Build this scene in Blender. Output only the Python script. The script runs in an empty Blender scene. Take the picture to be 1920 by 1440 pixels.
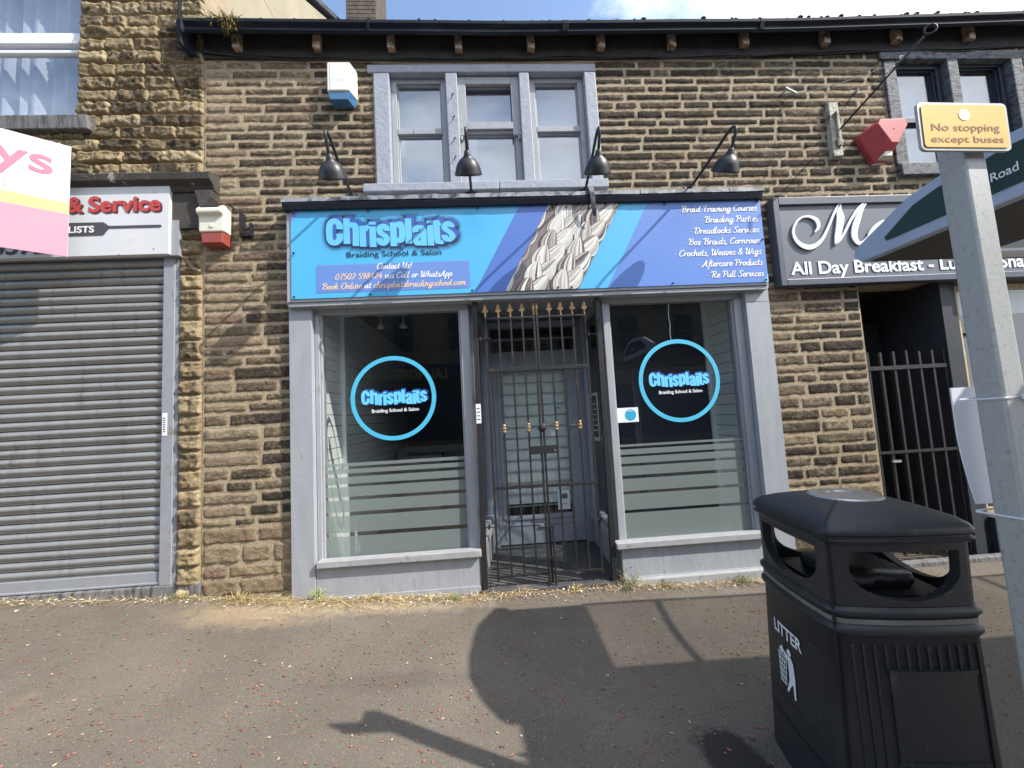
import bpy, bmesh, math, random
import numpy as np
from mathutils import Vector, Matrix, noise as mnoise

SC = bpy.context.scene
COL = SC.collection
rad = math.radians

# ------------------------------------------------------------------ camera
cam_d = bpy.data.cameras.new("camera")
cam = bpy.data.objects.new("camera", cam_d)
COL.objects.link(cam)
cam_d.sensor_width = 36.0
cam_d.lens = 740.0 / 1920.0 * 36.0
cam_d.clip_start = 0.05
cam_d.clip_end = 600.0
_R = ((0.99705214, -0.053856, -0.05464947), (-0.05011786, 0.08217496, -0.99535696), (0.05809677, 0.9951617, 0.07923357))
_rot = Matrix((_R[0], tuple(-c for c in _R[1]), tuple(-c for c in _R[2]))).transposed()
cam.matrix_world = Matrix.Translation((0.0, -3.29, 1.43)) @ _rot.to_4x4()
SC.camera = cam

# ------------------------------------------------------------------ light
SUN_AZ, SUN_EL = 63.5, 43.5          # degrees right of the facade normal, above the horizon
to_sun = Vector((math.sin(rad(SUN_AZ)) * math.cos(rad(SUN_EL)), -math.cos(rad(SUN_AZ)) * math.cos(rad(SUN_EL)), math.sin(rad(SUN_EL))))
sun_d = bpy.data.lights.new("sun", 'SUN')
sun_d.energy = 3.0
sun_d.angle = rad(0.53)
sun_d.color = (1.0, 0.95, 0.87)
sun = bpy.data.objects.new("sun", sun_d)
COL.objects.link(sun)
sun.rotation_euler = (-to_sun).to_track_quat('-Z', 'Y').to_euler()

world = bpy.data.worlds.new("World")
SC.world = world
world.use_nodes = True
wn = world.node_tree
for n in list(wn.nodes):
    wn.nodes.remove(n)
w_out = wn.nodes.new('ShaderNodeOutputWorld')
w_bg = wn.nodes.new('ShaderNodeBackground')
w_sky = wn.nodes.new('ShaderNodeTexSky')
w_sky.sky_type = 'NISHITA'
w_sky.sun_disc = False
w_sky.sun_elevation = rad(SUN_EL)
w_sky.sun_rotation = math.atan2(to_sun.x, to_sun.y)
w_sky.air_density = 1.0
w_sky.dust_density = 1.2
w_bg.inputs['Strength'].default_value = 0.15
w_tc = wn.nodes.new('ShaderNodeTexCoord')
w_map = wn.nodes.new('ShaderNodeMapping')
w_map.inputs['Scale'].default_value = (1.6, 2.2, 4.2)
w_map.inputs['Location'].default_value = (0.35, 0.2, 0.1)
w_nz = wn.nodes.new('ShaderNodeTexNoise')
w_nz.inputs['Scale'].default_value = 1.7
w_nz.inputs['Detail'].default_value = 9
w_nz.inputs['Roughness'].default_value = 0.62
w_sep = wn.nodes.new('ShaderNodeSeparateXYZ')
w_ma = wn.nodes.new('ShaderNodeMath'); w_ma.operation = 'MULTIPLY_ADD'
w_ma.inputs[1].default_value = 0.42
w_ramp = wn.nodes.new('ShaderNodeValToRGB')
w_ramp.color_ramp.elements[0].position = 0.44
w_ramp.color_ramp.elements[1].position = 0.78
w_mix = wn.nodes.new('ShaderNodeMix'); w_mix.data_type = 'RGBA'
w_mix.inputs['B'].default_value = (6.0, 6.4, 6.9, 1)
wn.links.new(w_tc.outputs['Generated'], w_map.inputs['Vector'])
wn.links.new(w_map.outputs['Vector'], w_nz.inputs['Vector'])
wn.links.new(w_tc.outputs['Generated'], w_sep.inputs[0])
w_my = wn.nodes.new('ShaderNodeMath'); w_my.operation = 'MULTIPLY_ADD'      # extra unseen cloud added to the south, behind the viewer, to brighten the facade
w_my.inputs[1].default_value = -0.22
wn.links.new(w_sep.outputs['Y'], w_my.inputs[0])
wn.links.new(w_nz.outputs['Fac'], w_my.inputs[2])
wn.links.new(w_sep.outputs['X'], w_ma.inputs[0])
wn.links.new(w_my.outputs[0], w_ma.inputs[2])
wn.links.new(w_ma.outputs[0], w_ramp.inputs['Fac'])
wn.links.new(w_ramp.outputs['Color'], w_mix.inputs['Factor'])
wn.links.new(w_sky.outputs['Color'], w_mix.inputs['A'])
wn.links.new(w_mix.outputs['Result'], w_bg.inputs['Color'])
wn.links.new(w_bg.outputs[0], w_out.inputs['Surface'])

SC.view_settings.view_transform = 'Standard'
SC.view_settings.look = 'None'
SC.view_settings.gamma = 1.0
SC.view_settings.exposure = 1.22
SC.render.engine = 'CYCLES'
SC.cycles.max_bounces = 8
SC.cycles.transparent_max_bounces = 16

# ------------------------------------------------------------------ helpers
def srgb(r, g, b):
    f = lambda c: (c / 255 / 12.92) if c / 255 <= 0.04045 else (((c / 255) + 0.055) / 1.055) ** 2.4
    return (f(r), f(g), f(b))

def hx(n):
    return n[:3] + (1.0,) if len(n) == 3 else n

def mat(name, rgb, rough=0.6, metal=0.0, var=0.18, scale=14.0, bump=0.0, bscale=60.0, dirt=None, dscale=5.0, damt=0.5, spec=0.5, attr=None, coat=0.0, stretch=(1, 1, 1)):
    m = bpy.data.materials.new(name)
    m.use_nodes = True
    nt = m.node_tree
    N, L = nt.nodes, nt.links
    p = N['Principled BSDF']
    p.inputs['Roughness'].default_value = rough
    p.inputs['Metallic'].default_value = metal
    p.inputs['Specular IOR Level'].default_value = spec
    p.inputs['Coat Weight'].default_value = coat
    geo = N.new('ShaderNodeNewGeometry')
    vec = geo.outputs['Position']
    if stretch != (1, 1, 1):
        mp = N.new('ShaderNodeMapping'); mp.inputs['Scale'].default_value = stretch
        L.new(vec, mp.inputs['Vector']); vec = mp.outputs['Vector']
    nz = N.new('ShaderNodeTexNoise')
    nz.inputs['Scale'].default_value = scale
    nz.inputs['Detail'].default_value = 6
    L.new(vec, nz.inputs['Vector'])
    mr = N.new('ShaderNodeMapRange')
    mr.inputs['From Min'].default_value = 0.3; mr.inputs['From Max'].default_value = 0.7
    mr.inputs['To Min'].default_value = 1 - var; mr.inputs['To Max'].default_value = 1 + var
    L.new(nz.outputs['Fac'], mr.inputs['Value'])
    mx = N.new('ShaderNodeMix'); mx.data_type = 'RGBA'; mx.blend_type = 'MULTIPLY'
    mx.inputs['Factor'].default_value = 1.0
    if attr:
        at = N.new('ShaderNodeAttribute'); at.attribute_name = attr
        L.new(at.outputs['Color'], mx.inputs['A'])
    else:
        mx.inputs['A'].default_value = (*rgb, 1)
    L.new(mr.outputs['Result'], mx.inputs['B'])
    out = mx.outputs['Result']
    if dirt:
        n2 = N.new('ShaderNodeTexNoise'); n2.inputs['Scale'].default_value = dscale; n2.inputs['Detail'].default_value = 10; n2.inputs['Roughness'].default_value = 0.7
        L.new(vec, n2.inputs['Vector'])
        m2 = N.new('ShaderNodeMapRange')
        m2.inputs['From Min'].default_value = 0.68 - damt * 0.35; m2.inputs['From Max'].default_value = 0.74 - damt * 0.25
        L.new(n2.outputs['Fac'], m2.inputs['Value'])
        mx2 = N.new('ShaderNodeMix'); mx2.data_type = 'RGBA'
        mx2.inputs['B'].default_value = (*dirt, 1)
        L.new(out, mx2.inputs['A']); L.new(m2.outputs['Result'], mx2.inputs['Factor'])
        out = mx2.outputs['Result']
    L.new(out, p.inputs['Base Color'])
    if bump:
        n3 = N.new('ShaderNodeTexNoise'); n3.inputs['Scale'].default_value = bscale; n3.inputs['Detail'].default_value = 5
        L.new(vec, n3.inputs['Vector'])
        b = N.new('ShaderNodeBump'); b.inputs['Strength'].default_value = bump; b.inputs['Distance'].default_value = 0.01
        L.new(n3.outputs['Fac'], b.inputs['Height']); L.new(b.outputs['Normal'], p.inputs['Normal'])
    return m

def glass_mat(name, tint=(0.86, 0.9, 0.9), base=0.075):
    m = bpy.data.materials.new(name); m.use_nodes = True
    nt = m.node_tree; N, L = nt.nodes, nt.links
    N.remove(N['Principled BSDF'])
    tr = N.new('ShaderNodeBsdfTransparent'); tr.inputs[0].default_value = (*tint, 1)
    gl = N.new('ShaderNodeBsdfGlossy'); gl.inputs['Roughness'].default_value = 0.004
    lw = N.new('ShaderNodeLayerWeight'); lw.inputs['Blend'].default_value = 0.5
    pw = N.new('ShaderNodeMath'); pw.operation = 'POWER'; pw.inputs[1].default_value = 5
    ma = N.new('ShaderNodeMath'); ma.operation = 'MULTIPLY_ADD'; ma.inputs[1].default_value = 0.9; ma.inputs[2].default_value = base
    mx = N.new('ShaderNodeMixShader')
    L.new(lw.outputs['Facing'], pw.inputs[0]); L.new(pw.outputs[0], ma.inputs[0]); L.new(ma.outputs[0], mx.inputs[0])
    L.new(tr.outputs[0], mx.inputs[1]); L.new(gl.outputs[0], mx.inputs[2]); L.new(mx.outputs[0], N['Material Output'].inputs[0])
    return m

def film_mat(name, rgb, trans=0.35):
    m = bpy.data.materials.new(name); m.use_nodes = True
    nt = m.node_tree; N, L = nt.nodes, nt.links
    N.remove(N['Principled BSDF'])
    tr = N.new('ShaderNodeBsdfTransparent'); tr.inputs[0].default_value = (0.9, 0.93, 0.92, 1)
    df = N.new('ShaderNodeBsdfDiffuse'); df.inputs[0].default_value = (*rgb, 1)
    tl = N.new('ShaderNodeBsdfTranslucent'); tl.inputs[0].default_value = (*rgb, 1)
    m1 = N.new('ShaderNodeMixShader'); m1.inputs[0].default_value = 0.5
    m2 = N.new('ShaderNodeMixShader'); m2.inputs[0].default_value = trans
    L.new(df.outputs[0], m1.inputs[1]); L.new(tl.outputs[0], m1.inputs[2])
    L.new(m1.outputs[0], m2.inputs[1]); L.new(tr.outputs[0], m2.inputs[2]); L.new(m2.outputs[0], N['Material Output'].inputs[0])
    return m

class MB:
    def __init__(s):
        s.v = []; s.f = []; s.mi = []; s.c = []
        s.m = 0; s.col = (1, 1, 1)
    def add(s, vs, fs):
        o = len(s.v)
        s.v.extend(tuple(v) for v in vs)
        for f in fs:
            s.f.append(tuple(i + o for i in f)); s.mi.append(s.m); s.c.append(s.col)
        return s
    def box(s, x0, x1, y0, y1, z0, z1):
        return s.add([(x0, y0, z0), (x1, y0, z0), (x1, y1, z0), (x0, y1, z0), (x0, y0, z1), (x1, y0, z1), (x1, y1, z1), (x0, y1, z1)],
                     [(0, 3, 2, 1), (4, 5, 6, 7), (0, 1, 5, 4), (1, 2, 6, 5), (2, 3, 7, 6), (3, 0, 4, 7)])
    def hexa(s, p):
        return s.add(p, [(0, 3, 2, 1), (4, 5, 6, 7), (0, 1, 5, 4), (1, 2, 6, 5), (2, 3, 7, 6), (3, 0, 4, 7)])
    def prism(s, poly, y0, y1, fn=None):
        fn = fn or (lambda a, b, y: (a, y, b))
        n = len(poly)
        vs = [fn(a, b, y0) for a, b in poly] + [fn(a, b, y1) for a, b in poly]
        fs = [tuple(range(n)), tuple(range(2 * n - 1, n - 1, -1))] + [(i, i + n, (i + 1) % n + n, (i + 1) % n) for i in range(n)]
        return s.add(vs, fs)
    def face(s, pts):
        return s.add(pts, [tuple(range(len(pts)))])
    def tube(s, pts, r, n=8, cap=True):
        pts = [Vector(p) for p in pts]
        rs = r if isinstance(r, (list, tuple)) else [r] * len(pts)
        vs = []; prev = None
        for i, p in enumerate(pts):
            t = (pts[min(i + 1, len(pts) - 1)] - pts[max(i - 1, 0)]).normalized()
            if prev is None:
                a = Vector((0, 0, 1)) if abs(t.z) < 0.9 else Vector((1, 0, 0))
                u = t.cross(a).normalized()
            else:
                u = (prev - t * prev.dot(t)).normalized()
            prev = u; w = t.cross(u)
            for k in range(n):
                a = 2 * math.pi * k / n
                vs.append(p + (u * math.cos(a) + w * math.sin(a)) * rs[i])
        fs = []
        for i in range(len(pts) - 1):
            for k in range(n):
                fs.append((i * n + k, i * n + (k + 1) % n, (i + 1) * n + (k + 1) % n, (i + 1) * n + k))
        if cap:
            fs.append(tuple(range(n - 1, -1, -1))); fs.append(tuple(range((len(pts) - 1) * n, len(pts) * n)))
        return s.add(vs, fs)
    def lathe(s, prof, c=(0, 0, 0), n=20, M=None):
        vs = []; fs = []
        c = Vector(c)
        for r, z in prof:
            for k in range(n):
                a = 2 * math.pi * k / n
                q = Vector((r * math.cos(a), r * math.sin(a), z))
                vs.append(c + (M @ q if M else q))
        for i in range(len(prof) - 1):
            for k in range(n):
                fs.append((i * n + k, i * n + (k + 1) % n, (i + 1) * n + (k + 1) % n, (i + 1) * n + k))
        fs.append(tuple(range(n - 1, -1, -1))); fs.append(tuple(range((len(prof) - 1) * n, len(prof) * n)))
        return s.add(vs, fs)
    def ribbon(s, pts, wf, fn, y=0.0, dy=-0.0004):
        """flat lettering stroke: pts in 2D, wf(dx,dy)->width, fn(a,b,y)->3D"""
        n = len(pts); vs = []; fs = []
        for i, (px, py) in enumerate(pts):
            ax, ay = pts[max(i - 1, 0)]; bx, by = pts[min(i + 1, n - 1)]
            dx, dyy = bx - ax, by - ay; l = math.hypot(dx, dyy) or 1e-6
            dx /= l; dyy /= l
            w = wf(dx, dyy) / 2
            yy = y + dy * i / max(n - 1, 1)
            vs.append(fn(px - dyy * w, py + dx * w, yy)); vs.append(fn(px + dyy * w, py - dx * w, yy))
        for i in range(n - 1):
            fs.append((2 * i, 2 * i + 1, 2 * i + 3, 2 * i + 2))
        return s.add(vs, fs)
    def build(s, name, mats, parent=None, smooth=False, bevel=0.0, loc=None, local=False, seg=2, clean=True, autosm=None):
        me = bpy.data.meshes.new(name)
        org = Vector((0, 0, 0))
        if not local:
            if loc is not None: org = Vector(loc)
            elif parent is not None: org = world_loc(parent)
        me.from_pydata([tuple(Vector(v) - org) for v in s.v], [], s.f)
        mats = mats if isinstance(mats, (list, tuple)) else [mats]
        for m in mats: me.materials.append(m)
        if len(mats) > 1: me.polygons.foreach_set('material_index', s.mi)
        if any(c != (1, 1, 1) for c in s.c):
            at = me.color_attributes.new('Col', 'FLOAT_COLOR', 'CORNER')
            arr = []
            for p in me.polygons:
                arr.extend([*s.c[p.index], 1.0] * p.loop_total)
            at.data.foreach_set('color', arr)
        if clean:
            bm = bmesh.new(); bm.from_mesh(me)
            bmesh.ops.recalc_face_normals(bm, faces=bm.faces)
            bm.to_mesh(me); bm.free()
        if smooth: me.polygons.foreach_set('use_smooth', [True] * len(me.polygons))
        o = bpy.data.objects.new(name, me)
        COL.objects.link(o)
        if parent is not None: o.parent = parent
        if loc is not None: o.location = loc if parent is None else (0, 0, 0)
        if bevel:
            b = o.modifiers.new('bevel', 'BEVEL'); b.width = bevel; b.segments = seg; b.limit_method = 'ANGLE'; b.angle_limit = rad(35)
        if autosm:
            me.polygons.foreach_set('use_smooth', [True] * len(me.polygons))
            bm = bmesh.new(); bm.from_mesh(me)
            for e in bm.edges:
                if len(e.link_faces) == 2 and e.calc_face_angle(0) > rad(autosm): e.smooth = False
            bm.to_mesh(me); bm.free()
        return o

def world_loc(o):
    l = Vector(o.location)
    while o.parent is not None:
        o = o.parent; l = l + Vector(o.location)
    return l

def tag(o, label, cat=None, group=None, kind=None):
    if label: o['label'] = label
    if cat: o['category'] = cat
    if group: o['group'] = group
    if kind: o['kind'] = kind
    return o

def thing(name, label, cat, loc=(0, 0, 0), group=None, rot=(0, 0, 0)):
    o = bpy.data.objects.new(name, None)
    COL.objects.link(o); o.location = loc; o.rotation_euler = rot
    o.empty_display_size = 0.1
    return tag(o, label, cat, group)

def copy_tree(o, parent=None):
    c = o.copy(); COL.objects.link(c)
    if parent is not None: c.parent = parent
    for ch in list(o.children):
        copy_tree(ch, c)
    return c

# vector noise in numpy -------------------------------------------------
def _hash(ix, iy, seed):
    h = (ix.astype(np.int64) * 374761393 + iy.astype(np.int64) * 668265263 + seed * 974634777) & 0x7fffffff
    h = ((h ^ (h >> 13)) * 1274126177) & 0x7fffffff
    return ((h ^ (h >> 16)) & 0xffff) / 65535.0
def vnoise(x, y, seed=0):
    ix = np.floor(x); iy = np.floor(y); fx = x - ix; fy = y - iy
    fx = fx * fx * (3 - 2 * fx); fy = fy * fy * (3 - 2 * fy)
    a = _hash(ix, iy, seed); b = _hash(ix + 1, iy, seed); c = _hash(ix, iy + 1, seed); d = _hash(ix + 1, iy + 1, seed)
    return (a * (1 - fx) + b * fx) * (1 - fy) + (c * (1 - fx) + d * fx) * fy
def fbm(x, y, seed=0, o=4):
    r = 0; a = 0.5
    for k in range(o):
        r = r + a * vnoise(x * 2 ** k, y * 2 ** k, seed + k * 17); a *= 0.5
    return r

def gz(x):                                    # height of the pavement along the facade
    return float(np.interp(x, [-60, -8, -3.8, -2.5, -1.65, -0.1, 1.0, 2.2, 4.2, 8, 60], [2.9, 0.47, 0.245, 0.175, 0.10, 0.022, 0.0, -0.035, -0.045, -0.10, -0.8]))

# text -------------------------------------------------------------------
_tc = {}
def text_geo(s, off=0.0):
    k = (s, off)
    if k not in _tc:
        cu = bpy.data.curves.new('lettering', 'FONT'); cu.body = s; cu.size = 1.0; cu.offset = off; cu.resolution_u = 6
        ob = bpy.data.objects.new('lettering', cu)
        me = bpy.data.meshes.new_from_object(ob)
        vs = [(v.co.x, v.co.y) for v in me.vertices]; fs = [tuple(p.vertices) for p in me.polygons]
        bpy.data.objects.remove(ob); bpy.data.curves.remove(cu); bpy.data.meshes.remove(me)
        _tc[k] = (vs, fs)
    return _tc[k]
def text(mb, s, X, Z, h, Y, width=None, shear=0.0, off=0.0, fn=None, align='l', rise=0.0):
    """h = cap height; width = total width wanted"""
    vs, fs = text_geo(s, off)
    x0 = min(v[0] for v in vs); x1 = max(v[0] for v in vs)
    cap = 0.73
    k = h / cap
    sx = (width / (x1 - x0)) if width else k
    w = sx * (x1 - x0)
    ox = X - (w if align == 'r' else w / 2 if align == 'c' else 0)
    fn = fn or (lambda a, b, y: (a, y, b))
    mb.add([fn(ox + (v[0] - x0) * sx + shear * v[1] * k, Z + v[1] * k + rise * (v[0] - x0) * sx, Y) for v in vs], fs)

def smooth_pts(p, k=5):
    if len(p) < 3: return list(p)
    out = []
    for i in range(len(p) - 1):
        p0 = p[max(i - 1, 0)]; p1 = p[i]; p2 = p[i + 1]; p3 = p[min(i + 2, len(p) - 1)]
        for j in range(k):
            t = j / k
            out.append(tuple(0.5 * ((2 * b) + (-a + c) * t + (2 * a - 5 * b + 4 * c - d) * t * t + (-a + 3 * b - 3 * c + d) * t ** 3) for a, b, c, d in zip(p0, p1, p2, p3)))
    out.append(tuple(p[-1])); return out

# script alphabet: (advance, strokes) with x-height 1
_bowl = [(.64, .8), (.42, 1), (.16, .78), (.1, .35), (.26, 0), (.5, .2), (.64, .75)]
SCR = {
 'a': (.86, [_bowl, [(.66, 1), (.6, .3), (.72, .02), (.9, .18)]]),
 'b': (.72, [[(.14, 1.85), (.1, .9), (.12, .25), (.3, 0), (.55, .3), (.55, .75), (.38, 1), (.14, .7)]]),
 'c': (.66, [[(.56, .78), (.4, 1), (.17, .78), (.1, .35), (.28, 0), (.5, .1), (.66, .28)]]),
 'd': (.86, [_bowl, [(.7, 1.85), (.63, .8), (.62, .25), (.74, .02), (.9, .18)]]),
 'e': (.68, [[(.12, .45), (.4, .5), (.55, .75), (.4, 1), (.18, .8), (.1, .35), (.28, 0), (.5, .08), (.68, .28)]]),
 'f': (.5, [[(.68, 1.7), (.54, 1.9), (.36, 1.5), (.28, .5), (.2, -.5), (.02, -.72)], [(.06, .95), (.58, 1.0)]]),
 'g': (.86, [_bowl, [(.66, 1), (.6, .1), (.5, -.6), (.22, -.75), (.12, -.5), (.4, -.1), (.9, .2)]]),
 'h': (.86, [[(.16, 1.85), (.1, 0)], [(.12, .55), (.36, 1), (.58, .85), (.56, .25), (.68, .02), (.86, .18)]]),
 'i': (.44, [[(.12, 1), (.08, .3), (.2, .02), (.42, .2)], [(.13, 1.38), (.16, 1.5)]]),
 'k': (.8, [[(.16, 1.85), (.1, 0)], [(.14, .5), (.36, .95), (.56, .9), (.48, .6), (.2, .5)], [(.3, .52), (.55, .05), (.8, .15)]]),
 'l': (.44, [[(.16, 1.85), (.08, .3), (.2, .02), (.42, .2)]]),
 'm': (1.22, [[(.08, .9), (.14, .95), (.1, 0)], [(.12, .55), (.36, 1), (.54, .85), (.5, 0)], [(.52, .55), (.76, 1), (.95, .85), (.92, .25), (1.04, .02), (1.22, .18)]]),
 'n': (.86, [[(.06, .9), (.14, .95), (.1, 0)], [(.12, .55), (.38, 1), (.58, .85), (.56, .25), (.68, .02), (.86, .18)]]),
 'o': (.74, [[(.4, 1), (.16, .78), (.1, .35), (.28, 0), (.54, .25), (.58, .7), (.4, 1), (.5, .82), (.76, .85)]]),
 'p': (.76, [[(.16, 1.0), (.1, .2), (.04, -.75)], [(.12, .6), (.36, 1), (.6, .75), (.55, .25), (.34, 0), (.12, .2)]]),
 'r': (.62, [[(.06, .85), (.16, 1), (.12, 0)], [(.14, .5), (.34, .95), (.56, .9), (.58, .75)]]),
 's': (.6, [[(.52, .85), (.34, 1), (.16, .8), (.3, .55), (.48, .3), (.36, 0), (.1, .1), (.06, .25)]]),
 't': (.54, [[(.24, 1.55), (.16, .4), (.26, .02), (.54, .22)], [(.02, 1.0), (.5, 1.05)]]),
 'u': (.86, [[(.1, 1), (.08, .35), (.24, 0), (.5, .3), (.6, .8)], [(.64, 1), (.58, .3), (.7, .02), (.86, .18)]]),
 'v': (.72, [[(.06, .95), (.14, 1), (.2, .1), (.3, 0), (.56, .6), (.52, 1), (.72, .85)]]),
 'w': (1.08, [[(.06, .95), (.14, 1), (.14, .2), (.28, 0), (.5, .5), (.54, 1)], [(.52, .6), (.54, .1), (.66, 0), (.92, .6), (.86, 1), (1.08, .85)]]),
 'x': (.74, [[(.06, .9), (.2, 1), (.44, .05), (.7, .12)], [(.64, .95), (.5, .9), (.16, .05), (.04, .1)]]),
 'A': (1.1, [[(-.1, .2), (.02, -.02), (.3, .6), (.7, 1.75)], [(.72, 1.8), (.72, .3), (.84, .02), (1.05, .2)], [(.3, .65), (.75, .65)]]),
 'B': (1.06, [[(.3, 1.7), (.22, 0)], [(-.12, 1.35), (-.05, 1.65), (.3, 1.75), (.7, 1.72), (.78, 1.35), (.58, 1.0), (.3, .95)], [(.5, .97), (.9, .75), (.85, .25), (.5, 0), (.18, .05)]]),
 'C': (.98, [[(.78, 1.35), (.82, 1.65), (.55, 1.78), (.2, 1.4), (.08, .7), (.25, .1), (.55, 0), (.95, .35)]]),
 'D': (1.16, [[(.3, 1.7), (.22, 0)], [(-.12, 1.35), (-.02, 1.65), (.4, 1.78), (.85, 1.5), (.98, .9), (.8, .25), (.45, 0), (.15, .05)]]),
 'N': (1.1, [[(.1, 0), (.2, 1.75)], [(.2, 1.75), (.8, 0)], [(.8, 0), (.95, 1.75)]]),
 'O': (1.12, [[(.6, 1.78), (.22, 1.45), (.1, .7), (.3, .05), (.65, 0), (.95, .6), (.95, 1.3), (.65, 1.75), (.45, 1.6)]]),
 'P': (.96, [[(.3, 1.7), (.22, 0)], [(-.12, 1.35), (-.05, 1.65), (.35, 1.77), (.8, 1.65), (.82, 1.2), (.6, .85), (.3, .85)]]),
 'R': (1.1, [[(.3, 1.7), (.22, 0)], [(-.12, 1.35), (-.05, 1.65), (.35, 1.77), (.8, 1.65), (.78, 1.2), (.5, .92), (.3, .9)], [(.48, .9), (.7, .2), (.85, .02), (1.1, .2)]]),
 'S': (.92, [[(.78, 1.4), (.75, 1.7), (.45, 1.78), (.22, 1.4), (.45, 1.0), (.72, .6), (.55, .05), (.2, .02), (.02, .35)]]),
 'T': (1.02, [[(.55, 1.65), (.42, .3), (.5, .02), (.7, .1)], [(-.02, 1.3), (.05, 1.62), (.5, 1.68), (1.0, 1.78)]]),
 'U': (1.12, [[(-.02, 1.35), (.05, 1.7), (.24, 1.7), (.16, .6), (.32, .02), (.62, .15), (.8, .8), (.86, 1.75)], [(.86, 1.75), (.8, .3), (.92, .02), (1.1, .2)]]),
 'W': (1.5, [[(-.02, 1.35), (.05, 1.7), (.24, 1.7), (.2, .5), (.34, .02), (.62, .5), (.76, 1.6)], [(.76, 1.6), (.76, .4), (.88, .02), (1.18, .6), (1.3, 1.5), (1.2, 1.75)]]),
 '&': (1.0, [[(.85, .8), (.6, .1), (.25, 0), (.08, .4), (.3, .85), (.6, 1.3), (.5, 1.7), (.25, 1.55), (.3, 1.1), (.6, .5), (.95, .1)]]),
 '!': (.4, [[(.26, 1.75), (.18, .55)], [(.14, .06), (.16, .2)]]),
 '.': (.34, [[(.1, .02), (.14, .16)]]),
 ',': (.36, [[(.16, .18), (.14, 0), (.04, -.3)]]),
 '\u2022': (.5, [[(.2, .5), (.24, .68)]]),
 '0': (.9, [[(.45, 1.75), (.16, 1.35), (.12, .5), (.36, 0), (.68, .4), (.72, 1.3), (.45, 1.75)]]),
 '2': (.86, [[(.16, 1.35), (.4, 1.75), (.68, 1.4), (.5, .8), (.1, .08), (.4, .12), (.76, .02)]]),
 '4': (.88, [[(.5, 1.75), (.1, .55), (.78, .6)], [(.6, 1.1), (.54, 0)]]),
 '5': (.84, [[(.7, 1.7), (.26, 1.7), (.2, 1.0), (.5, 1.08), (.68, .6), (.45, .02), (.1, .15)]]),
 '7': (.8, [[(.12, 1.55), (.3, 1.7), (.74, 1.7), (.45, .8), (.3, 0)]]),
 '8': (.88, [[(.66, 1.4), (.45, 1.75), (.2, 1.4), (.42, .98), (.7, .45), (.42, 0), (.12, .4), (.4, .9), (.66, 1.4)]]),
 '9': (.86, [[(.68, 1.3), (.45, .8), (.16, 1.1), (.2, 1.6), (.48, 1.75), (.7, 1.3), (.6, .5), (.3, 0)]]),
 ' ': (.5, []),
}
def script_width(s):
    return sum(SCR[c][0] for c in s)
def script(mb, s, x, z, xh, y, fn=None, cols=None, width=None, align='l', wt=0.29):
    """x,z baseline start; xh x-height in metres"""
    w = script_width(s)
    k = xh; kx = (width / w) if width else xh
    ox = x - (w * kx if align == 'r' else w * kx / 2 if align == 'c' else 0)
    fn = fn or (lambda a, b, yy: (a, yy, b))
    cx = 0.0
    for i, ch in enumerate(s):
        adv, st = SCR[ch]
        if cols: mb.col = cols(i)
        for j, p in enumerate(st):
            q = smooth_pts(p, 4)
            q = [(ox + (cx + a + 0.2 * b) * kx, z + b * k) for a, b in q]
            wmax = wt * k; wmin = 0.125 * k
            mb.ribbon(q, lambda dx, dy: wmin + (wmax - wmin) * abs(dy) ** 1.2, fn, y - 0.0002 * j - 0.00005 * (i % 7))
        cx += adv
    return ox

# ------------------------------------------------------------------ materials
M = {}
M['paint_grey'] = mat('grey_paint', srgb(154, 157, 163), 0.55, var=0.08, scale=9, bump=0.16, bscale=35, dirt=srgb(126, 124, 122), dscale=9, damt=0.2, stretch=(1.5, 1.5, .35))
M['paint_grey_peel'] = mat('peeling_grey_paint', srgb(150, 155, 166), 0.6, var=0.08, scale=18, bump=0.5, bscale=28, dirt=srgb(205, 200, 190), dscale=16, damt=0.12)
M['paint_sill'] = mat('pale_sill_paint', srgb(156, 156, 158), 0.6, var=0.1, scale=14, bump=0.2, bscale=40, dirt=srgb(120, 114, 108), dscale=11, damt=0.22)
M['paint_door'] = mat('door_grey_paint', srgb(142, 148, 160), 0.5, var=0.08, scale=8, bump=0.06)
M['old_paint'] = mat('weathered_grey_paint', srgb(108, 112, 118), 0.75, var=0.2, scale=30, bump=0.8, bscale=45, dirt=srgb(62, 60, 58), dscale=14, damt=0.6, stretch=(1, 1, 3))
M['navy_paint'] = mat('dark_fascia_paint', srgb(34, 40, 54), 0.5, var=0.25, scale=12, bump=0.15, dirt=srgb(98, 104, 112), dscale=10, damt=0.2, stretch=(0.5, 1, 2))
M['lead'] = mat('lead_flashing', srgb(142, 147, 153), 0.6, var=0.3, scale=9, bump=0.3, bscale=20, dirt=srgb(58, 62, 68), dscale=6, damt=0.6)
M['gutter'] = mat('black_gutter_paint', srgb(26, 30, 40), 0.75, var=0.3, scale=7, bump=0.15, dirt=srgb(44, 50, 54), dscale=5, damt=0.35, stretch=(0.4, 1, 1.5), spec=0.2)
M['soffit'] = mat('sooty_eaves', srgb(48, 46, 46), 0.9, var=0.3, scale=9, bump=0.4)
M['rafter'] = mat('weathered_rafter', srgb(158, 138, 118), 0.85, var=0.3, scale=26, bump=0.4, dirt=srgb(70, 62, 58), dscale=16, damt=0.5)
M['slate'] = mat('roof_slate', srgb(70, 72, 78), 0.7, var=0.3, scale=8, bump=0.4)
M['render'] = mat('cream_render', srgb(156, 147, 126), 0.9, var=0.12, scale=2.2, bump=0.3, bscale=14, dirt=srgb(150, 142, 126), dscale=2, damt=0.35)
M['sillstone'] = mat('grey_sill_stone', srgb(120, 118, 118), 0.8, var=0.2, scale=10, bump=0.3, dirt=srgb(76, 74, 74), dscale=4, damt=0.6, stretch=(6, 1, 1))
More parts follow.
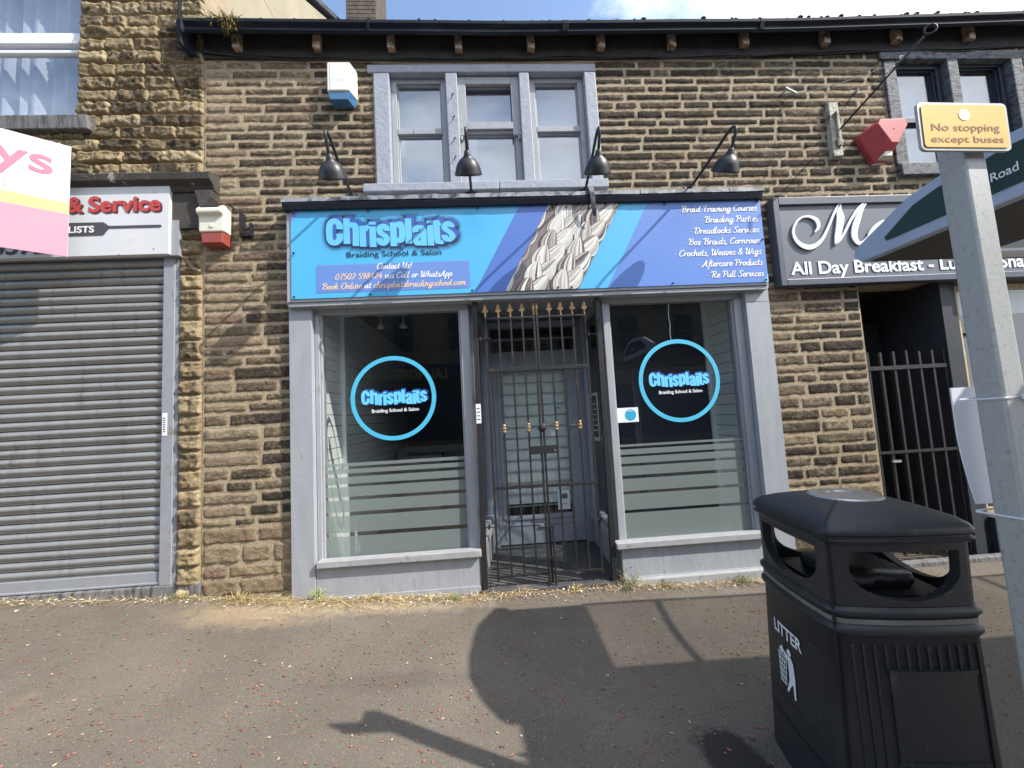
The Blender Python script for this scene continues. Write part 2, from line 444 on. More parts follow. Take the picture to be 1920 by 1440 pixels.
M['cornice'] = mat('sooty_cornice_stone', srgb(66, 62, 58), 0.85, var=0.25, scale=10, bump=0.5, dirt=srgb(168, 160, 146), dscale=9, damt=0.18)
M['upvc'] = mat('white_plastic', srgb(226, 228, 232), 0.35, var=0.03)
M['shutter'] = mat('galvanised_shutter_steel', srgb(152, 152, 149), 0.38, 0.4, var=0.07, scale=6, bump=0.04, dirt=srgb(126, 124, 119), dscale=7, damt=0.3, stretch=(2.2, 1, .3))
M['shutter_rail'] = mat('grey_shutter_rail', srgb(148, 150, 156), 0.5, 0.1, var=0.06, dirt=srgb(120, 114, 104), dscale=6, damt=0.2)
M['white_sign'] = mat('white_sign_board', srgb(204, 205, 207), 0.4, var=0.03, scale=3, dirt=srgb(196, 194, 190), dscale=3, damt=0.18)
M['print'] = mat('printed_ink', (1, 1, 1), 0.38, var=0.02, scale=4, attr='Col')
M['ink'] = mat('flat_ink', (1, 1, 1), 0.6, var=0.03, attr='Col')
M['black'] = mat('black_plastic', srgb(36, 38, 42), 0.45, var=0.1, bump=0.05, bscale=200)
M['lampmetal'] = mat('black_lamp_enamel', srgb(46, 46, 50), 0.42, 0.1, var=0.2, scale=20, bump=0.05, dirt=srgb(104, 60, 48), dscale=13, damt=0.22)
M['iron'] = mat('black_wrought_iron', srgb(40, 40, 42), 0.5, 0.2, var=0.25, scale=40, bump=0.3, bscale=90, dirt=srgb(112, 66, 42), dscale=11, damt=0.25)
M['brass'] = mat('weathered_gold_paint', srgb(186, 150, 112), 0.38, 0.55, var=0.2, scale=60, dirt=srgb(112, 74, 52), dscale=40, damt=0.35)
M['steel'] = mat('bare_steel', srgb(190, 190, 188), 0.35, 0.8, var=0.15, scale=30)
M['galv'] = mat('galvanised_steel', srgb(172, 174, 172), 0.5, 0.25, var=0.05, scale=90, bump=0.03, bscale=160, dirt=srgb(150, 154, 154), dscale=60, damt=0.4)
M['binplastic'] = mat('black_litter_bin_plastic', srgb(42, 43, 46), 0.46, var=0.10, scale=8, bump=0.12, bscale=320, dirt=srgb(66, 65, 62), dscale=24, damt=0.26, stretch=(1, 1, .45))
M['bininner'] = mat('bin_liner', srgb(14, 14, 16), 0.5)
M['cream_plastic'] = mat('cream_plastic', srgb(222, 218, 200), 0.4, var=0.05, dirt=srgb(190, 184, 164), dscale=14, damt=0.25)
M['red_plastic'] = mat('faded_red_plastic', srgb(176, 70, 74), 0.45, var=0.06)
M['redbase_plastic'] = mat('brick_red_plastic', srgb(146, 70, 60), 0.5, var=0.06)
M['bluebase_plastic'] = mat('blue_plastic', srgb(62, 108, 146), 0.4, var=0.05)
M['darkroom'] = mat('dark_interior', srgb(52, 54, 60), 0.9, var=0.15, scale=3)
M['slatwall'] = mat('white_slat_panel', srgb(234, 236, 234), 0.5, var=0.03)
M['slatgroove'] = mat('slat_groove', srgb(28, 28, 30), 0.8)
M['tile'] = mat('dark_porch_tile', srgb(74, 74, 76), 0.55, var=0.25, scale=9, bump=0.2, dirt=srgb(108, 100, 90), dscale=8, damt=0.35)
M['blind'] = mat('pale_blind_fabric', srgb(236, 240, 238), 0.9, var=0.04)
M['blind_grey_and_shade'] = mat('grey_blind_fabric_and_slat_shade', srgb(176, 186, 188), 0.9, var=0.05)  # grey header blind; also colours the painted shade lines on the door blind
M['curtain'] = mat('net_curtain', srgb(204, 208, 214), 0.9, var=0.08, scale=5)
M['glass'] = glass_mat('shop_glass', (0.95, 0.97, 0.97), 0.075)
M['upglass'] = glass_mat('house_glass', (0.94, 0.95, 0.97), 0.17)
M['frost'] = film_mat('frosted_film', srgb(166, 178, 174), 0.26)
M['paper'] = mat('paper', srgb(232, 234, 236), 0.7, var=0.03)
M['corrugated'] = mat('white_corrugated_plastic', srgb(226, 229, 238), 0.5, var=0.03)
M['shelter'] = mat('grey_shelter_aluminium', srgb(172, 184, 204), 0.5, 0.2, var=0.05)
M['shelter_green'] = mat('dark_green_panel', srgb(26, 56, 52), 0.4, var=0.06)
M['shelter_dark'] = mat('grey_shelter_soffit', srgb(66, 65, 64), 0.6, var=0.12, scale=4)
M['cable'] = mat('black_cable', srgb(34, 34, 36), 0.6)
M['grey_cable'] = mat('painted_grey_cable', srgb(140, 144, 152), 0.6)
M['wood'] = mat('pale_wood_trim', srgb(190, 168, 130), 0.7, var=0.15, scale=20)
M['yellow_plate'] = mat('amber_sign_face', srgb(240, 182, 92), 0.35, var=0.03, scale=8, dirt=srgb(214, 158, 84), dscale=18, damt=0.12)
M['cafe_board'] = mat('grey_cafe_board', srgb(96, 102, 112), 0.45, var=0.06, scale=2.5)
M['cafe_frame'] = mat('dark_grey_sign_frame', srgb(70, 78, 92), 0.45, var=0.1)
M['white_letter'] = mat('white_acrylic_letter', srgb(238, 240, 242), 0.3, var=0.01)
M['moss'] = mat('moss_and_grass', srgb(70, 80, 52), 0.9, var=0.4, scale=60)
M['weed'] = mat('weed_leaf', srgb(92, 112, 58), 0.8, var=0.35, scale=50)
M['straw'] = mat('dry_straw', srgb(196, 172, 120), 0.85, var=0.3, scale=70)
M['brick_dark'] = mat('sooty_brick', srgb(86, 76, 68), 0.9, var=0.3, scale=10, bump=0.5)
M['mirror_wall'] = mat('opposite_stone', srgb(104, 94, 82), 0.9, var=0.3, scale=3)

def tinted_glass():
    m = bpy.data.materials.new('tinted_polycarbonate'); m.use_nodes = True
    nt = m.node_tree; N, L = nt.nodes, nt.links
    N.remove(N['Principled BSDF'])
    tr = N.new('ShaderNodeBsdfTransparent'); tr.inputs[0].default_value = (0.86, 0.85, 0.83, 1)
    gl = N.new('ShaderNodeBsdfDiffuse'); gl.inputs[0].default_value = (0.10, 0.10, 0.10, 1)
    mx = N.new('ShaderNodeMixShader'); mx.inputs[0].default_value = 0.18
    L.new(tr.outputs[0], mx.inputs[1]); L.new(gl.outputs[0], mx.inputs[2]); L.new(mx.outputs[0], N['Material Output'].inputs[0])
    return m
M['tint'] = tinted_glass()

def stone_mat(name, tans, sootc, soot_gain=1.0, bump=0.8):
    """weathered sandstone: clean tan arrises, soot crust on the faces; per-stone tone, soot and edge values come from the mesh"""
    m = bpy.data.materials.new(name); m.use_nodes = True
    nt = m.node_tree; N, L = nt.nodes, nt.links
    p = N['Principled BSDF']; p.inputs['Roughness'].default_value = 0.92; p.inputs['Specular IOR Level'].default_value = 0.15
    def attr(n):
        a = N.new('ShaderNodeAttribute'); a.attribute_name = n; return a.outputs['Fac']
    def math_(op, a, b=None, c=None):
        q = N.new('ShaderNodeMath'); q.operation = op
        for i, x in enumerate((a, b, c)):
            if x is None: continue
            if isinstance(x, (int, float)): q.inputs[i].default_value = x
            else: L.new(x, q.inputs[i])
        return q.outputs[0]
    geo = N.new('ShaderNodeNewGeometry')
    def nz(scale, detail=6, rough=0.6, st=None):
        t = N.new('ShaderNodeTexNoise'); t.inputs['Scale'].default_value = scale; t.inputs['Detail'].default_value = detail; t.inputs['Roughness'].default_value = rough
        if st:
            mp = N.new('ShaderNodeMapping'); mp.inputs['Scale'].default_value = st
            L.new(geo.outputs['Position'], mp.inputs['Vector']); L.new(mp.outputs[0], t.inputs['Vector'])
        else: L.new(geo.outputs['Position'], t.inputs['Vector'])
        return t.outputs['Fac']
    ramp = N.new('ShaderNodeValToRGB')
    els = ramp.color_ramp.elements
    while len(els) < len(tans): els.new(0.5)
    for i, c in enumerate(tans):
        els[i].position = i / (len(tans) - 1); els[i].color = (*c, 1)
    L.new(attr('tone'), ramp.inputs['Fac'])
    var = N.new('ShaderNodeMix'); var.data_type = 'RGBA'; var.blend_type = 'MULTIPLY'; var.inputs['Factor'].default_value = 1
    mr = N.new('ShaderNodeMapRange'); mr.inputs['From Min'].default_value = 0.3; mr.inputs['From Max'].default_value = 0.7; mr.inputs['To Min'].default_value = 0.62; mr.inputs['To Max'].default_value = 1.28
    L.new(nz(26, 8, 0.65, (1, 1, 1.8)), mr.inputs['Value'])
    L.new(ramp.outputs[0], var.inputs['A']); L.new(mr.outputs[0], var.inputs['B'])
    # soot mask
    a = math_('MULTIPLY', attr('edge'), 0.55)
    b = math_('MULTIPLY_ADD', nz(34, 9, 0.7, (1, 1, 1.6)), 1.15, a)
    b = math_('MULTIPLY_ADD', nz(7, 5, 0.6), 0.55, b)
    c = math_('MULTIPLY_ADD', attr('soot'), soot_gain, b)
    sm = N.new('ShaderNodeMapRange'); sm.interpolation_type = 'SMOOTHSTEP'
    sm.inputs['From Min'].default_value = 1.30; sm.inputs['From Max'].default_value = 1.85
    L.new(c, sm.inputs['Value'])
    mx = N.new('ShaderNodeMix'); mx.data_type = 'RGBA'; mx.inputs['B'].default_value = (*sootc, 1)
    L.new(sm.outputs[0], mx.inputs['Factor']); L.new(var.outputs['Result'], mx.inputs['A'])
    L.new(mx.outputs['Result'], p.inputs['Base Color'])
    h = math_('MULTIPLY_ADD', nz(90, 4, 0.6, (1.6, 1, 0.9)), 0.45, nz(30, 6, 0.6, (1, 1, 1.5)))
    bp = N.new('ShaderNodeBump'); bp.inputs['Strength'].default_value = bump; bp.inputs['Distance'].default_value = 0.012
    L.new(h, bp.inputs['Height']); L.new(bp.outputs[0], p.inputs['Normal'])
    return m
TANS = [srgb(118, 105, 86), srgb(146, 131, 106), srgb(128, 110, 90), srgb(156, 142, 118), srgb(126, 104, 87)]
M['stone'] = stone_mat('sooted_sandstone', TANS, srgb(60, 54, 48), 1.0)
M['rock'] = stone_mat('pitched_sandstone', [srgb(142, 126, 98), srgb(162, 145, 114), srgb(132, 116, 90), srgb(172, 156, 126)], srgb(72, 64, 53), 1.0, 0.9)
M['mortar'] = mat('lime_mortar', srgb(160, 144, 120), 0.95, var=0.18, scale=40, bump=0.7, bscale=80, dirt=srgb(120, 102, 82), dscale=5, damt=0.35)

def tarmac_mat(name, base, chips):
    m = bpy.data.materials.new(name); m.use_nodes = True
    nt = m.node_tree; N, L = nt.nodes, nt.links
    p = N['Principled BSDF']; p.inputs['Roughness'].default_value = 0.88; p.inputs['Specular IOR Level'].default_value = 0.25
    geo = N.new('ShaderNodeNewGeometry')
    def nz(scale, detail=6, rough=0.6):
        t = N.new('ShaderNodeTexNoise'); t.inputs['Scale'].default_value = scale; t.inputs['Detail'].default_value = detail; t.inputs['Roughness'].default_value = rough
        L.new(geo.outputs['Position'], t.inputs['Vector']); return t.outputs['Fac']
    def rng(v, a, b, c, d):
        r = N.new('ShaderNodeMapRange'); r.inputs['From Min'].default_value = a; r.inputs['From Max'].default_value = b; r.inputs['To Min'].default_value = c; r.inputs['To Max'].default_value = d
        L.new(v, r.inputs['Value']); return r.outputs[0]
    def mix(a, b, f, mode='MIX'):
        x = N.new('ShaderNodeMix'); x.data_type = 'RGBA'; x.blend_type = mode
        for s_, v in (('A', a), ('B', b), ('Factor', f)):
            if isinstance(v, tuple): x.inputs[s_].default_value = (*v, 1)
            elif isinstance(v, (int, float)): x.inputs[s_].default_value = v
            else: L.new(v, x.inputs[s_])
        return x.outputs['Result']
    c = mix(base, tuple(k * 0.72 for k in base), rng(nz(1.3, 7), 0.35, 0.68, 0, 1))
    c = mix(c, srgb(152, 132, 108), rng(nz(2.6, 8, 0.7), 0.6, 0.78, 0, 0.5))
    c = mix(c, rng(nz(210, 3), 0.3, 0.7, 0.6, 1.4), 1.0, 'MULTIPLY')
    v = N.new('ShaderNodeTexVoronoi'); v.inputs['Scale'].default_value = 95
    L.new(geo.outputs['Position'], v.inputs['Vector'])
    sp = N.new('ShaderNodeSeparateColor'); L.new(v.outputs['Color'], sp.inputs[0])
    chip = N.new('ShaderNodeMath'); chip.operation = 'MULTIPLY'
    L.new(rng(sp.outputs[0], 0.86, 0.9, 0, 1), chip.inputs[0]); L.new(rng(v.outputs['Distance'], 0.38, 0.3, 0, 1), chip.inputs[1])
    chc = N.new('ShaderNodeValToRGB')
    e = chc.color_ramp.elements
    e[0].color = (*srgb(150, 140, 130), 1); e[1].color = (*srgb(92, 84, 80), 1)
    x = e.new(0.5); x.color = (*srgb(150, 96, 76), 1)
    L.new(sp.outputs[1], chc.inputs[0])
    c = mix(c, chc.outputs[0], chip.outputs[0])
    if chips:
        def near(cx, cy, sx, sy, lo, hi, ns, amt):
            mp = N.new('ShaderNodeMapping'); mp.vector_type = 'POINT'
            mp.inputs['Location'].default_value = (-cx / sx, -cy / sy, 0); mp.inputs['Scale'].default_value = (1 / sx, 1 / sy, 0)
            L.new(geo.outputs['Position'], mp.inputs['Vector'])
            ln = N.new('ShaderNodeVectorMath'); ln.operation = 'LENGTH'; L.new(mp.outputs[0], ln.inputs[0])
            ad = N.new('ShaderNodeMath'); ad.operation = 'MULTIPLY_ADD'; ad.inputs[1].default_value = 1.6
            L.new(nz(ns, 7, 0.65), ad.inputs[0]); L.new(ln.outputs['Value'], ad.inputs[2])
            return rng(ad.outputs[0], lo, hi, amt, 0)
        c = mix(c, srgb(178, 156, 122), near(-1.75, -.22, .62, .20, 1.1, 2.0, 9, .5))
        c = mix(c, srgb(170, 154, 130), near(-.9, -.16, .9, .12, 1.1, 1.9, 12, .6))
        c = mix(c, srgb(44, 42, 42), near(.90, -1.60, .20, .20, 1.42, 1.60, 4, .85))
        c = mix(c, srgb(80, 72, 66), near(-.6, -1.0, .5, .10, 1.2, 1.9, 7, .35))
        v2 = N.new('ShaderNodeTexVoronoi'); v2.inputs['Scale'].default_value = 3.1; L.new(geo.outputs['Position'], v2.inputs['Vector'])
        c = mix(c, srgb(66, 62, 58), rng(v2.outputs['Distance'], .060, .045, 0, .55))
        v3 = N.new('ShaderNodeTexVoronoi'); v3.inputs['Scale'].default_value = 1.9; L.new(geo.outputs['Position'], v3.inputs['Vector'])
        c = mix(c, srgb(150, 142, 130), rng(v3.outputs['Distance'], .030, .022, 0, .6))
    L.new(c, p.inputs['Base Color'])
    bp = N.new('ShaderNodeBump'); bp.inputs['Strength'].default_value = 0.55; bp.inputs['Distance'].default_value = 0.006
    hh = N.new('ShaderNodeMath'); hh.operation = 'ADD'
    L.new(nz(150, 5, 0.7), hh.inputs[0]); L.new(rng(v.outputs['Distance'], 0.0, 0.5, 0.4, 0), hh.inputs[1])
    L.new(hh.outputs[0], bp.inputs['Height']); L.new(bp.outputs[0], p.inputs['Normal'])
    return m
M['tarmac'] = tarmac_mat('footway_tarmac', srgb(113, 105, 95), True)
M['road'] = tarmac_mat('road_asphalt', srgb(84, 82, 82), None)

# ------------------------------------------------------------------ ground
def sheet(name, x0, x1, y0, y1, dx, dy, m, zf, kind='structure'):
    xs = np.arange(x0, x1 + 1e-6, dx); ys = np.arange(y0, y1 + 1e-6, dy)
    b = MB(); nx, ny = len(xs), len(ys)
    b.v = [(float(x), float(y), zf(x, y)) for y in ys for x in xs]
    b.f = [(j * nx + i, j * nx + i + 1, (j + 1) * nx + i + 1, (j + 1) * nx + i) for j in range(ny - 1) for i in range(nx - 1)]
    b.mi = [0] * len(b.f); b.c = [(1, 1, 1)] * len(b.f)
    return tag(b.build(name, m, smooth=True, clean=False), None, kind=kind)
def pav(x, y):
    return gz(x) + 0.02 * min(0.0, y) * 0.5 + 0.006 * (mnoise.noise(Vector((x * 0.9, y * 0.9, 0))))
sheet('pavement', -20, 20, -4.6, 0.4, 0.25, 0.25, M['tarmac'], pav)
k = MB()
for i in range(40):
    x0 = -20 + i; z0 = gz(x0) - 0.046; z1 = gz(x0 + 1) - 0.046
    k.hexa([(x0 + .004, -4.76, z0 - .25), (x0 + .996, -4.76, z1 - .25), (x0 + .996, -4.6, z1 - .25), (x0 + .004, -4.6, z0 - .25), (x0 + .004, -4.76, z0 + .004), (x0 + .996, -4.76, z1 + .004), (x0 + .996, -4.6, z1 + .004), (x0 + .004, -4.6, z0 + .004)])
tag(k.build('kerb', M['sillstone']), None, kind='structure')
sheet('road', -60, 60, -30.76, -4.76, 2, 2, M['road'], lambda x, y: gz(x) - 0.17 - 0.0)
sheet('ground', -300, 300, -300, 300, 60, 60, M['road'], lambda x, y: -1.2)

# ------------------------------------------------------------------ stonework
RNG = random.Random(7)
class StoneAcc:
    def __init__(s): s.V = []; s.F = []; s.tone = []; s.soot = []; s.edge = []; s.n = 0
    def stone(s, x0, x1, z0, z1, yf, prot, pillow, amp, tone, soot, seed, cell=0.018, freq=22.0, irr=0.003, rough=False):
        nx = max(3, int(math.ceil((x1 - x0) / cell))); nz = max(3, int(math.ceil((z1 - z0) / cell)))
        U, W = np.meshgrid(np.linspace(0, 1, nx + 1), np.linspace(0, 1, nz + 1))
        X = x0 + (x1 - x0) * U; Z = z0 + (z1 - z0) * W
        dE = np.minimum(np.minimum(U, 1 - U) * (x1 - x0), np.minimum(W, 1 - W) * (z1 - z0))
        # wander of the outline
        jx = (vnoise(X * 40, Z * 40, seed) - .5) * irr * 2; jz = (vnoise(X * 40, Z * 40, seed + 5) - .5) * irr * 2.6
        X = X + jx; Z = Z + jz
        e = np.clip(dE / pillow, 0, 1); e = e * e * (3 - 2 * e)
        n1 = fbm(X * freq, Z * freq * 1.3, seed, 4) - 0.45
        n2 = np.abs(fbm(X * freq * .6 + 9, Z * freq * .6, seed + 3, 3) - 0.45)
        if rough:
            ra = 1 - np.abs(2 * vnoise(X * freq, Z * freq * 1.2, seed + 40) - 1); rb = 1 - np.abs(2 * vnoise(X * freq * 2.3 + 3, Z * freq * 2.1, seed + 41) - 1)
            dep = e * (prot + amp * (0.62 * (ra - .5) + .42 * (rb - .5) + .8 * n1))
        else: dep = e * (prot + amp * n1 * 1.6 + amp * n2 * 1.2)
        Y = yf - dep
        Y = np.where(dE <= 1e-9, yf + 0.012, Y)
        o = s.n
        s.V.append(np.stack([X.ravel(), Y.ravel(), Z.ravel()], 1))
        idx = np.arange((nx + 1) * (nz + 1)).reshape(nz + 1, nx + 1) + o
        s.F.append(np.stack([idx[:-1, :-1].ravel(), idx[:-1, 1:].ravel(), idx[1:, 1:].ravel(), idx[1:, :-1].ravel()], 1))
        k = (nx + 1) * (nz + 1)
        s.tone.append(np.full(k, tone)); s.soot.append(np.full(k, soot)); s.edge.append(np.clip(dE / 0.016, 0, 1).ravel())
        s.n += k
    def build(s, name, ms, parent, extra=None):
        V = np.concatenate(s.V); F = np.concatenate(s.F)
        nst = len(F); nv = len(V)
        vs = V.tolist(); fs = F.tolist(); mi = [0] * nst
        if extra:
            for v, f in zip(extra.v, [None] * len(extra.v)): pass
            vs += [list(v) for v in extra.v]; fs += [[i + nv for i in f] for f in extra.f]; mi += [1] * len(extra.f)
        org = world_loc(parent)
        me = bpy.data.meshes.new(name)
        me.from_pydata([(a - org.x, b - org.y, c - org.z) for a, b, c in vs], [], fs)
        for m in ms: me.materials.append(m)
        me.polygons.foreach_set('material_index', mi)
        me.polygons.foreach_set('use_smooth', [m_ == 0 for m_ in mi])
        for nme, arr in (('tone', s.tone), ('soot', s.soot), ('edge', s.edge)):
            a = me.attributes.new(nme, 'FLOAT', 'POINT')
            d = np.zeros(len(vs), dtype=np.float32); q = np.concatenate(arr); d[:len(q)] = q
            a.data.foreach_set('value', d)
        o = bpy.data.objects.new(name, me); COL.objects.link(o); o.parent = parent
        return o

def in_open(x, z, ops):
    return any(a < x < b and c < z < d for a, b, c, d in ops)
def free_spans(x0, x1, za, zb, ops):
    cuts = [(x0, x1)]
    zm0, zm1 = za + 0.01, zb - 0.01
    for a, b, c, d in ops:
        if d <= zm0 or c >= zm1: continue
        new = []
        for p, q in cuts:
            if b <= p or a >= q: new.append((p, q)); continue
            if a > p: new.append((p, a))
            if b < q: new.append((b, q))
        cuts = new
    return [(p, q) for p, q in cuts if q - p > 0.03]
def backing(mb, x0, x1, z0, z1, ops, y, th):
    xs = sorted({x0, x1, *[min(max(v, x0), x1) for o in ops for v in o[:2]]})
    zs = sorted({z0, z1, *[min(max(v, z0), z1) for o in ops for v in o[2:]]})
    for i in range(len(xs) - 1):
        for j in range(len(zs) - 1):
            a, b, c, d = xs[i], xs[i + 1], zs[j], zs[j + 1]
            if b - a < 1e-6 or d - c < 1e-6 or in_open((a + b) / 2, (c + d) / 2, ops): continue
            mb.box(a, b, y, y + th, c, d)

YW = 0.055
# ---- centre terrace -------------------------------------------------
terrace = thing('stone_terrace', 'long sooty stone terrace with grey painted shopfront, black gutter and two mullioned upstairs windows', 'building', (0, 0.2, 0))
OPS = [(-0.885, 1.11, 3.395, 4.60), (-1.60, 2.50, -1, 3.27), (3.93, 5.38, 3.46, 4.72), (3.40, 8.2, -1, 2.46)]
acc = StoneAcc(); ext = MB()
z = -0.12
seed = 1
tops = []
while z < 4.95:
    h = RNG.uniform(0.072, 0.098)
    if z < 0.62: h = RNG.uniform(0.095, 0.17)
    if 0.62 < z < 2.4: h = RNG.uniform(0.068, 0.118)
    z1 = z + h
    for (p, q) in free_spans(-2.33, 8.2, z, z1, OPS):
        x = p
        while x < q - 0.02:
            L_ = RNG.choice((RNG.uniform(0.16, 0.32), RNG.uniform(0.26, 0.52))) if h < 0.1 else RNG.uniform(0.2, 0.5)
            if q - (x + L_) < 0.09: L_ = q - x
            L_ = min(L_, q - x)
            g = RNG.uniform(0.0030, 0.0050)
            xm = x + L_ / 2
            soot = RNG.uniform(0.16, 0.44)
            if xm < -1.5: soot = RNG.uniform(0.10, 0.38) - (0.24 if xm < -2.05 else 0) - (0.4 if z < 0.55 else 0)
            if 2.5 < xm < 3.45 and z < 2.45: soot = RNG.uniform(0.0, 0.45)
            if xm > -1.2 and z > 3.3: soot += 0.06
            zt = z1 - g * RNG.uniform(.8, 1.5); zb = z + g * RNG.uniform(.8, 1.3)
            acc.stone(x + g * 1.25, x + L_ - g * 1.25, zb, zt, YW - .004, RNG.uniform(0.0005, 0.005), 0.006, 0.0085 if z > 0.6 else 0.015, RNG.random(), soot, seed, freq=RNG.uniform(18, 30))
            seed += 11
            x += L_
    z = z1
backing(ext, -2.33, 8.2, -0.3, 5.0, OPS, YW - .0005, 0.30)
acc.build('wall', [M['stone'], M['mortar']], terrace, ext)

# ---- left house -----------------------------------------------------
house = thing('terraced_house', 'taller rock-faced sandstone house with closed grey roller shutter and curtained upstairs window', 'building', (-4.2, 0.2, 0.2))
OPH = [(-5.4, -3.365, 4.12, 5.6), (-6.5, -2.515, -1, 3.49)]
acc = StoneAcc(); ext = MB()
z = 3.49
while z < 6.3:
    h = RNG.uniform(0.105, 0.125); z1 = z + h
    for (p, q) in free_spans(-6.5, -2.335, z, z1, OPH):
        x = p
        while x < q - 0.02:
            L_ = RNG.uniform(0.18, 0.38)
            if q - (x + L_) < 0.13: L_ = q - x
            L_ = min(L_, q - x)
            g = 0.004
            acc.stone(x + g, x + L_ - g, z + g, z1 - g, YW, RNG.uniform(0.016, 0.03), 0.014, 0.036, RNG.random(), RNG.uniform(-0.08, 0.46), seed, freq=RNG.uniform(11, 19), irr=0.002, cell=.011, rough=True)
            seed += 11; x += L_
    z = z1
z = 0.10
while z < 3.42:
    z1 = min(z + RNG.uniform(0.115, 0.17), 3.45)
    g = 0.005
    acc.stone(-2.515 + g, -2.335 - g, z + g, z1 - g, YW - 0.004, RNG.uniform(0.016, 0.028), 0.016, 0.034, RNG.random(), RNG.uniform(-0.15, 0.32) if z > 0.5 else -0.5, seed, freq=14, irr=0.003, cell=.011, rough=True)
    seed += 11; z = z1
backing(ext, -6.5, -2.335, -0.1, 6.3, OPH, YW + 0.002, 0.30)
acc.build('wall', [M['rock'], M['mortar']], house, ext)
# rendered gable rising behind the lower roof, roof slope
b = MB()
b.hexa([(-2.62, .36, 4.6), (-2.34, .36, 4.6), (-2.34, 8.5, 4.6), (-2.62, 8.5, 4.6), (-2.62, .36, 6.3), (-2.34, .36, 6.3), (-2.34, 8.5, 6.31), (-2.62, 8.5, 6.31)])
b.prism([(.36, 6.31), (8.5, 6.31), (4.43, 9.2)], -2.62, -2.34, fn=lambda a, c, x: (x, a, c))
b.build('gable', M['render'], house)
b = MB()
b.hexa([(-6.6, -.1, 6.10), (-2.28, -.1, 6.10), (-2.28, 4.5, 9.32), (-6.6, 4.5, 9.32), (-6.6, -.1, 6.18), (-2.28, -.1, 6.18), (-2.28, 4.5, 9.40), (-6.6, 4.5, 9.40)])
b.build('roof', M['slate'], house)
# house window
w = MB()
w.box(-5.3, -3.375, .10, .15, 4.78, 4.81).box(-5.3, -3.375, .085, .15, 4.855, 4.955).box(-3.42, -3.368, .11, .17, 4.12, 5.6)
w.box(-5.3, -3.375, .09, .15, 4.12, 4.155)
win = w.build('window', M['upvc'], house, bevel=0.006)
g = MB(); g.box(-5.3, -3.39, .128, .132, 4.15, 5.55); g.build('pane', M['upglass'], win)
cu = MB(); n = 90
for i in range(n):
    xa = -5.3 + 1.93 * i / n; xb = -5.3 + 1.93 * (i + 1) / n
    fa = .26 + .028 * math.sin(xa * 47) + .02 * math.sin(xa * 21); fb = .26 + .028 * math.sin(xb * 47) + .02 * math.sin(xb * 21)
    cu.face([(xa, fa, 4.13), (xb, fb, 4.13), (xb, fb, 5.6), (xa, fa, 5.6)])
cu.build('curtain', M['curtain'], win, smooth=True)
r = MB(); r.box(-5.4, -3.36, .5, .52, 4.0, 5.6); r.build('room_lining', M['darkroom'], win)
s = MB(); s.hexa([(-5.6, -.02, 3.99), (-3.21, -.02, 3.99), (-3.16, .30, 3.99), (-5.6, .30, 3.99), (-5.6, -.035, 4.105), (-3.21, -.035, 4.105), (-3.16, .30, 4.135), (-5.6, .30, 4.135)])
s.build('sill', M['sillstone'], house, bevel=0.008)
# cornice over the shutter shop
s = MB()
s.prism([(-.075, 3.50), (-.085, 3.555), (-.02, 3.585), (.06, 3.59), (.06, 3.42), (-.01, 3.43), (-.03, 3.47)], -6.4, -2.20, fn=lambda a, c, x: (x, a, c))
s.prism([(-2.34, 3.42), (-2.20, 3.42), (-2.21, 3.36), (-2.26, 3.28), (-2.30, 3.26)], -.05, .05)
s.build('cornice', M['cornice'], house, bevel=0.006)
s = MB(); s.box(-6.4, -2.33, -.0, .05, 3.12, 3.42); s.build('fascia', M['cornice'], house)
# shutter shop: roller shutter
sh = MB(); zz = 0.36; prof = []
pitch = 0.0725
n = int((3.02 - 0.36) / pitch)
pr = []
for i in range(n):
    z0 = 0.36 + i * pitch + RNG.uniform(-.0012, .0012); od = RNG.uniform(-.002, .002)
    for t, d in ((0.0, 0.008), (0.05, 0.008), (0.06, -0.012), (0.09, -0.0135), (0.15, -0.005), (0.20, -0.008), (0.32, -0.017), (0.44, -0.022), (0.55, -0.0232), (0.68, -0.021), (0.84, -0.013), (0.96, 0.0)):
        pr.append((z0 + t * pitch, 0.085 + d + (od if .05 < t < .95 else 0)))
vs = []; NX = 40
for zq, yq in pr:
    for j in range(NX + 1):
        x = -6.4 + 3.8 * j / NX
        vs.append((x, yq + .0035 * mnoise.noise(Vector((x * 1.7, zq * 2.3, 4))), zq + .002 * mnoise.noise(Vector((x * 1.1, zq * 3, 9)))))
sh.add(vs, [(i * (NX + 1) + j, i * (NX + 1) + j + 1, (i + 1) * (NX + 1) + j + 1, (i + 1) * (NX + 1) + j) for i in range(len(pr) - 1) for j in range(NX)])
shut = sh.build('roller_shutter', M['shutter'], house, clean=True, autosm=40)
s = MB(); s.box(-6.4, -2.60, .055, .09, .272, .362).box(-6.4, -2.60, .046, .06, .268, .285); s.build('bottom_bar', M['shutter_rail'], shut, bevel=0.004)
s = MB(); s.box(-2.636, -2.545, .035, .12, .262, 2.91).box(-2.545, -2.515, .045, .12, .262, 2.95); s.build('guide_rail', M['shutter_rail'], shut, bevel=0.004)
s = MB(); s.box(-2.625, -2.590, .0315, .0345, 1.42, 1.60); s.m = 1
for kz in range(7): s.box(-2.618, -2.600, .030, .0325, 1.45 + kz * .018, 1.457 + kz * .018)
s.build('maker_label', [M['paper'], M['black']], shut)
for zq in (.55, 1.05, 1.75, 2.3, 2.75):
    s = MB(); s.tube([(-2.53, .046, zq), (-2.53, .040, zq)], .006, 8); s.build('screw', M['steel'], shut)
s = MB(); s.box(-6.4, -2.33, .03, .30, -.1, .262); s.build('threshold', M['sillstone'], house, bevel=0.01)

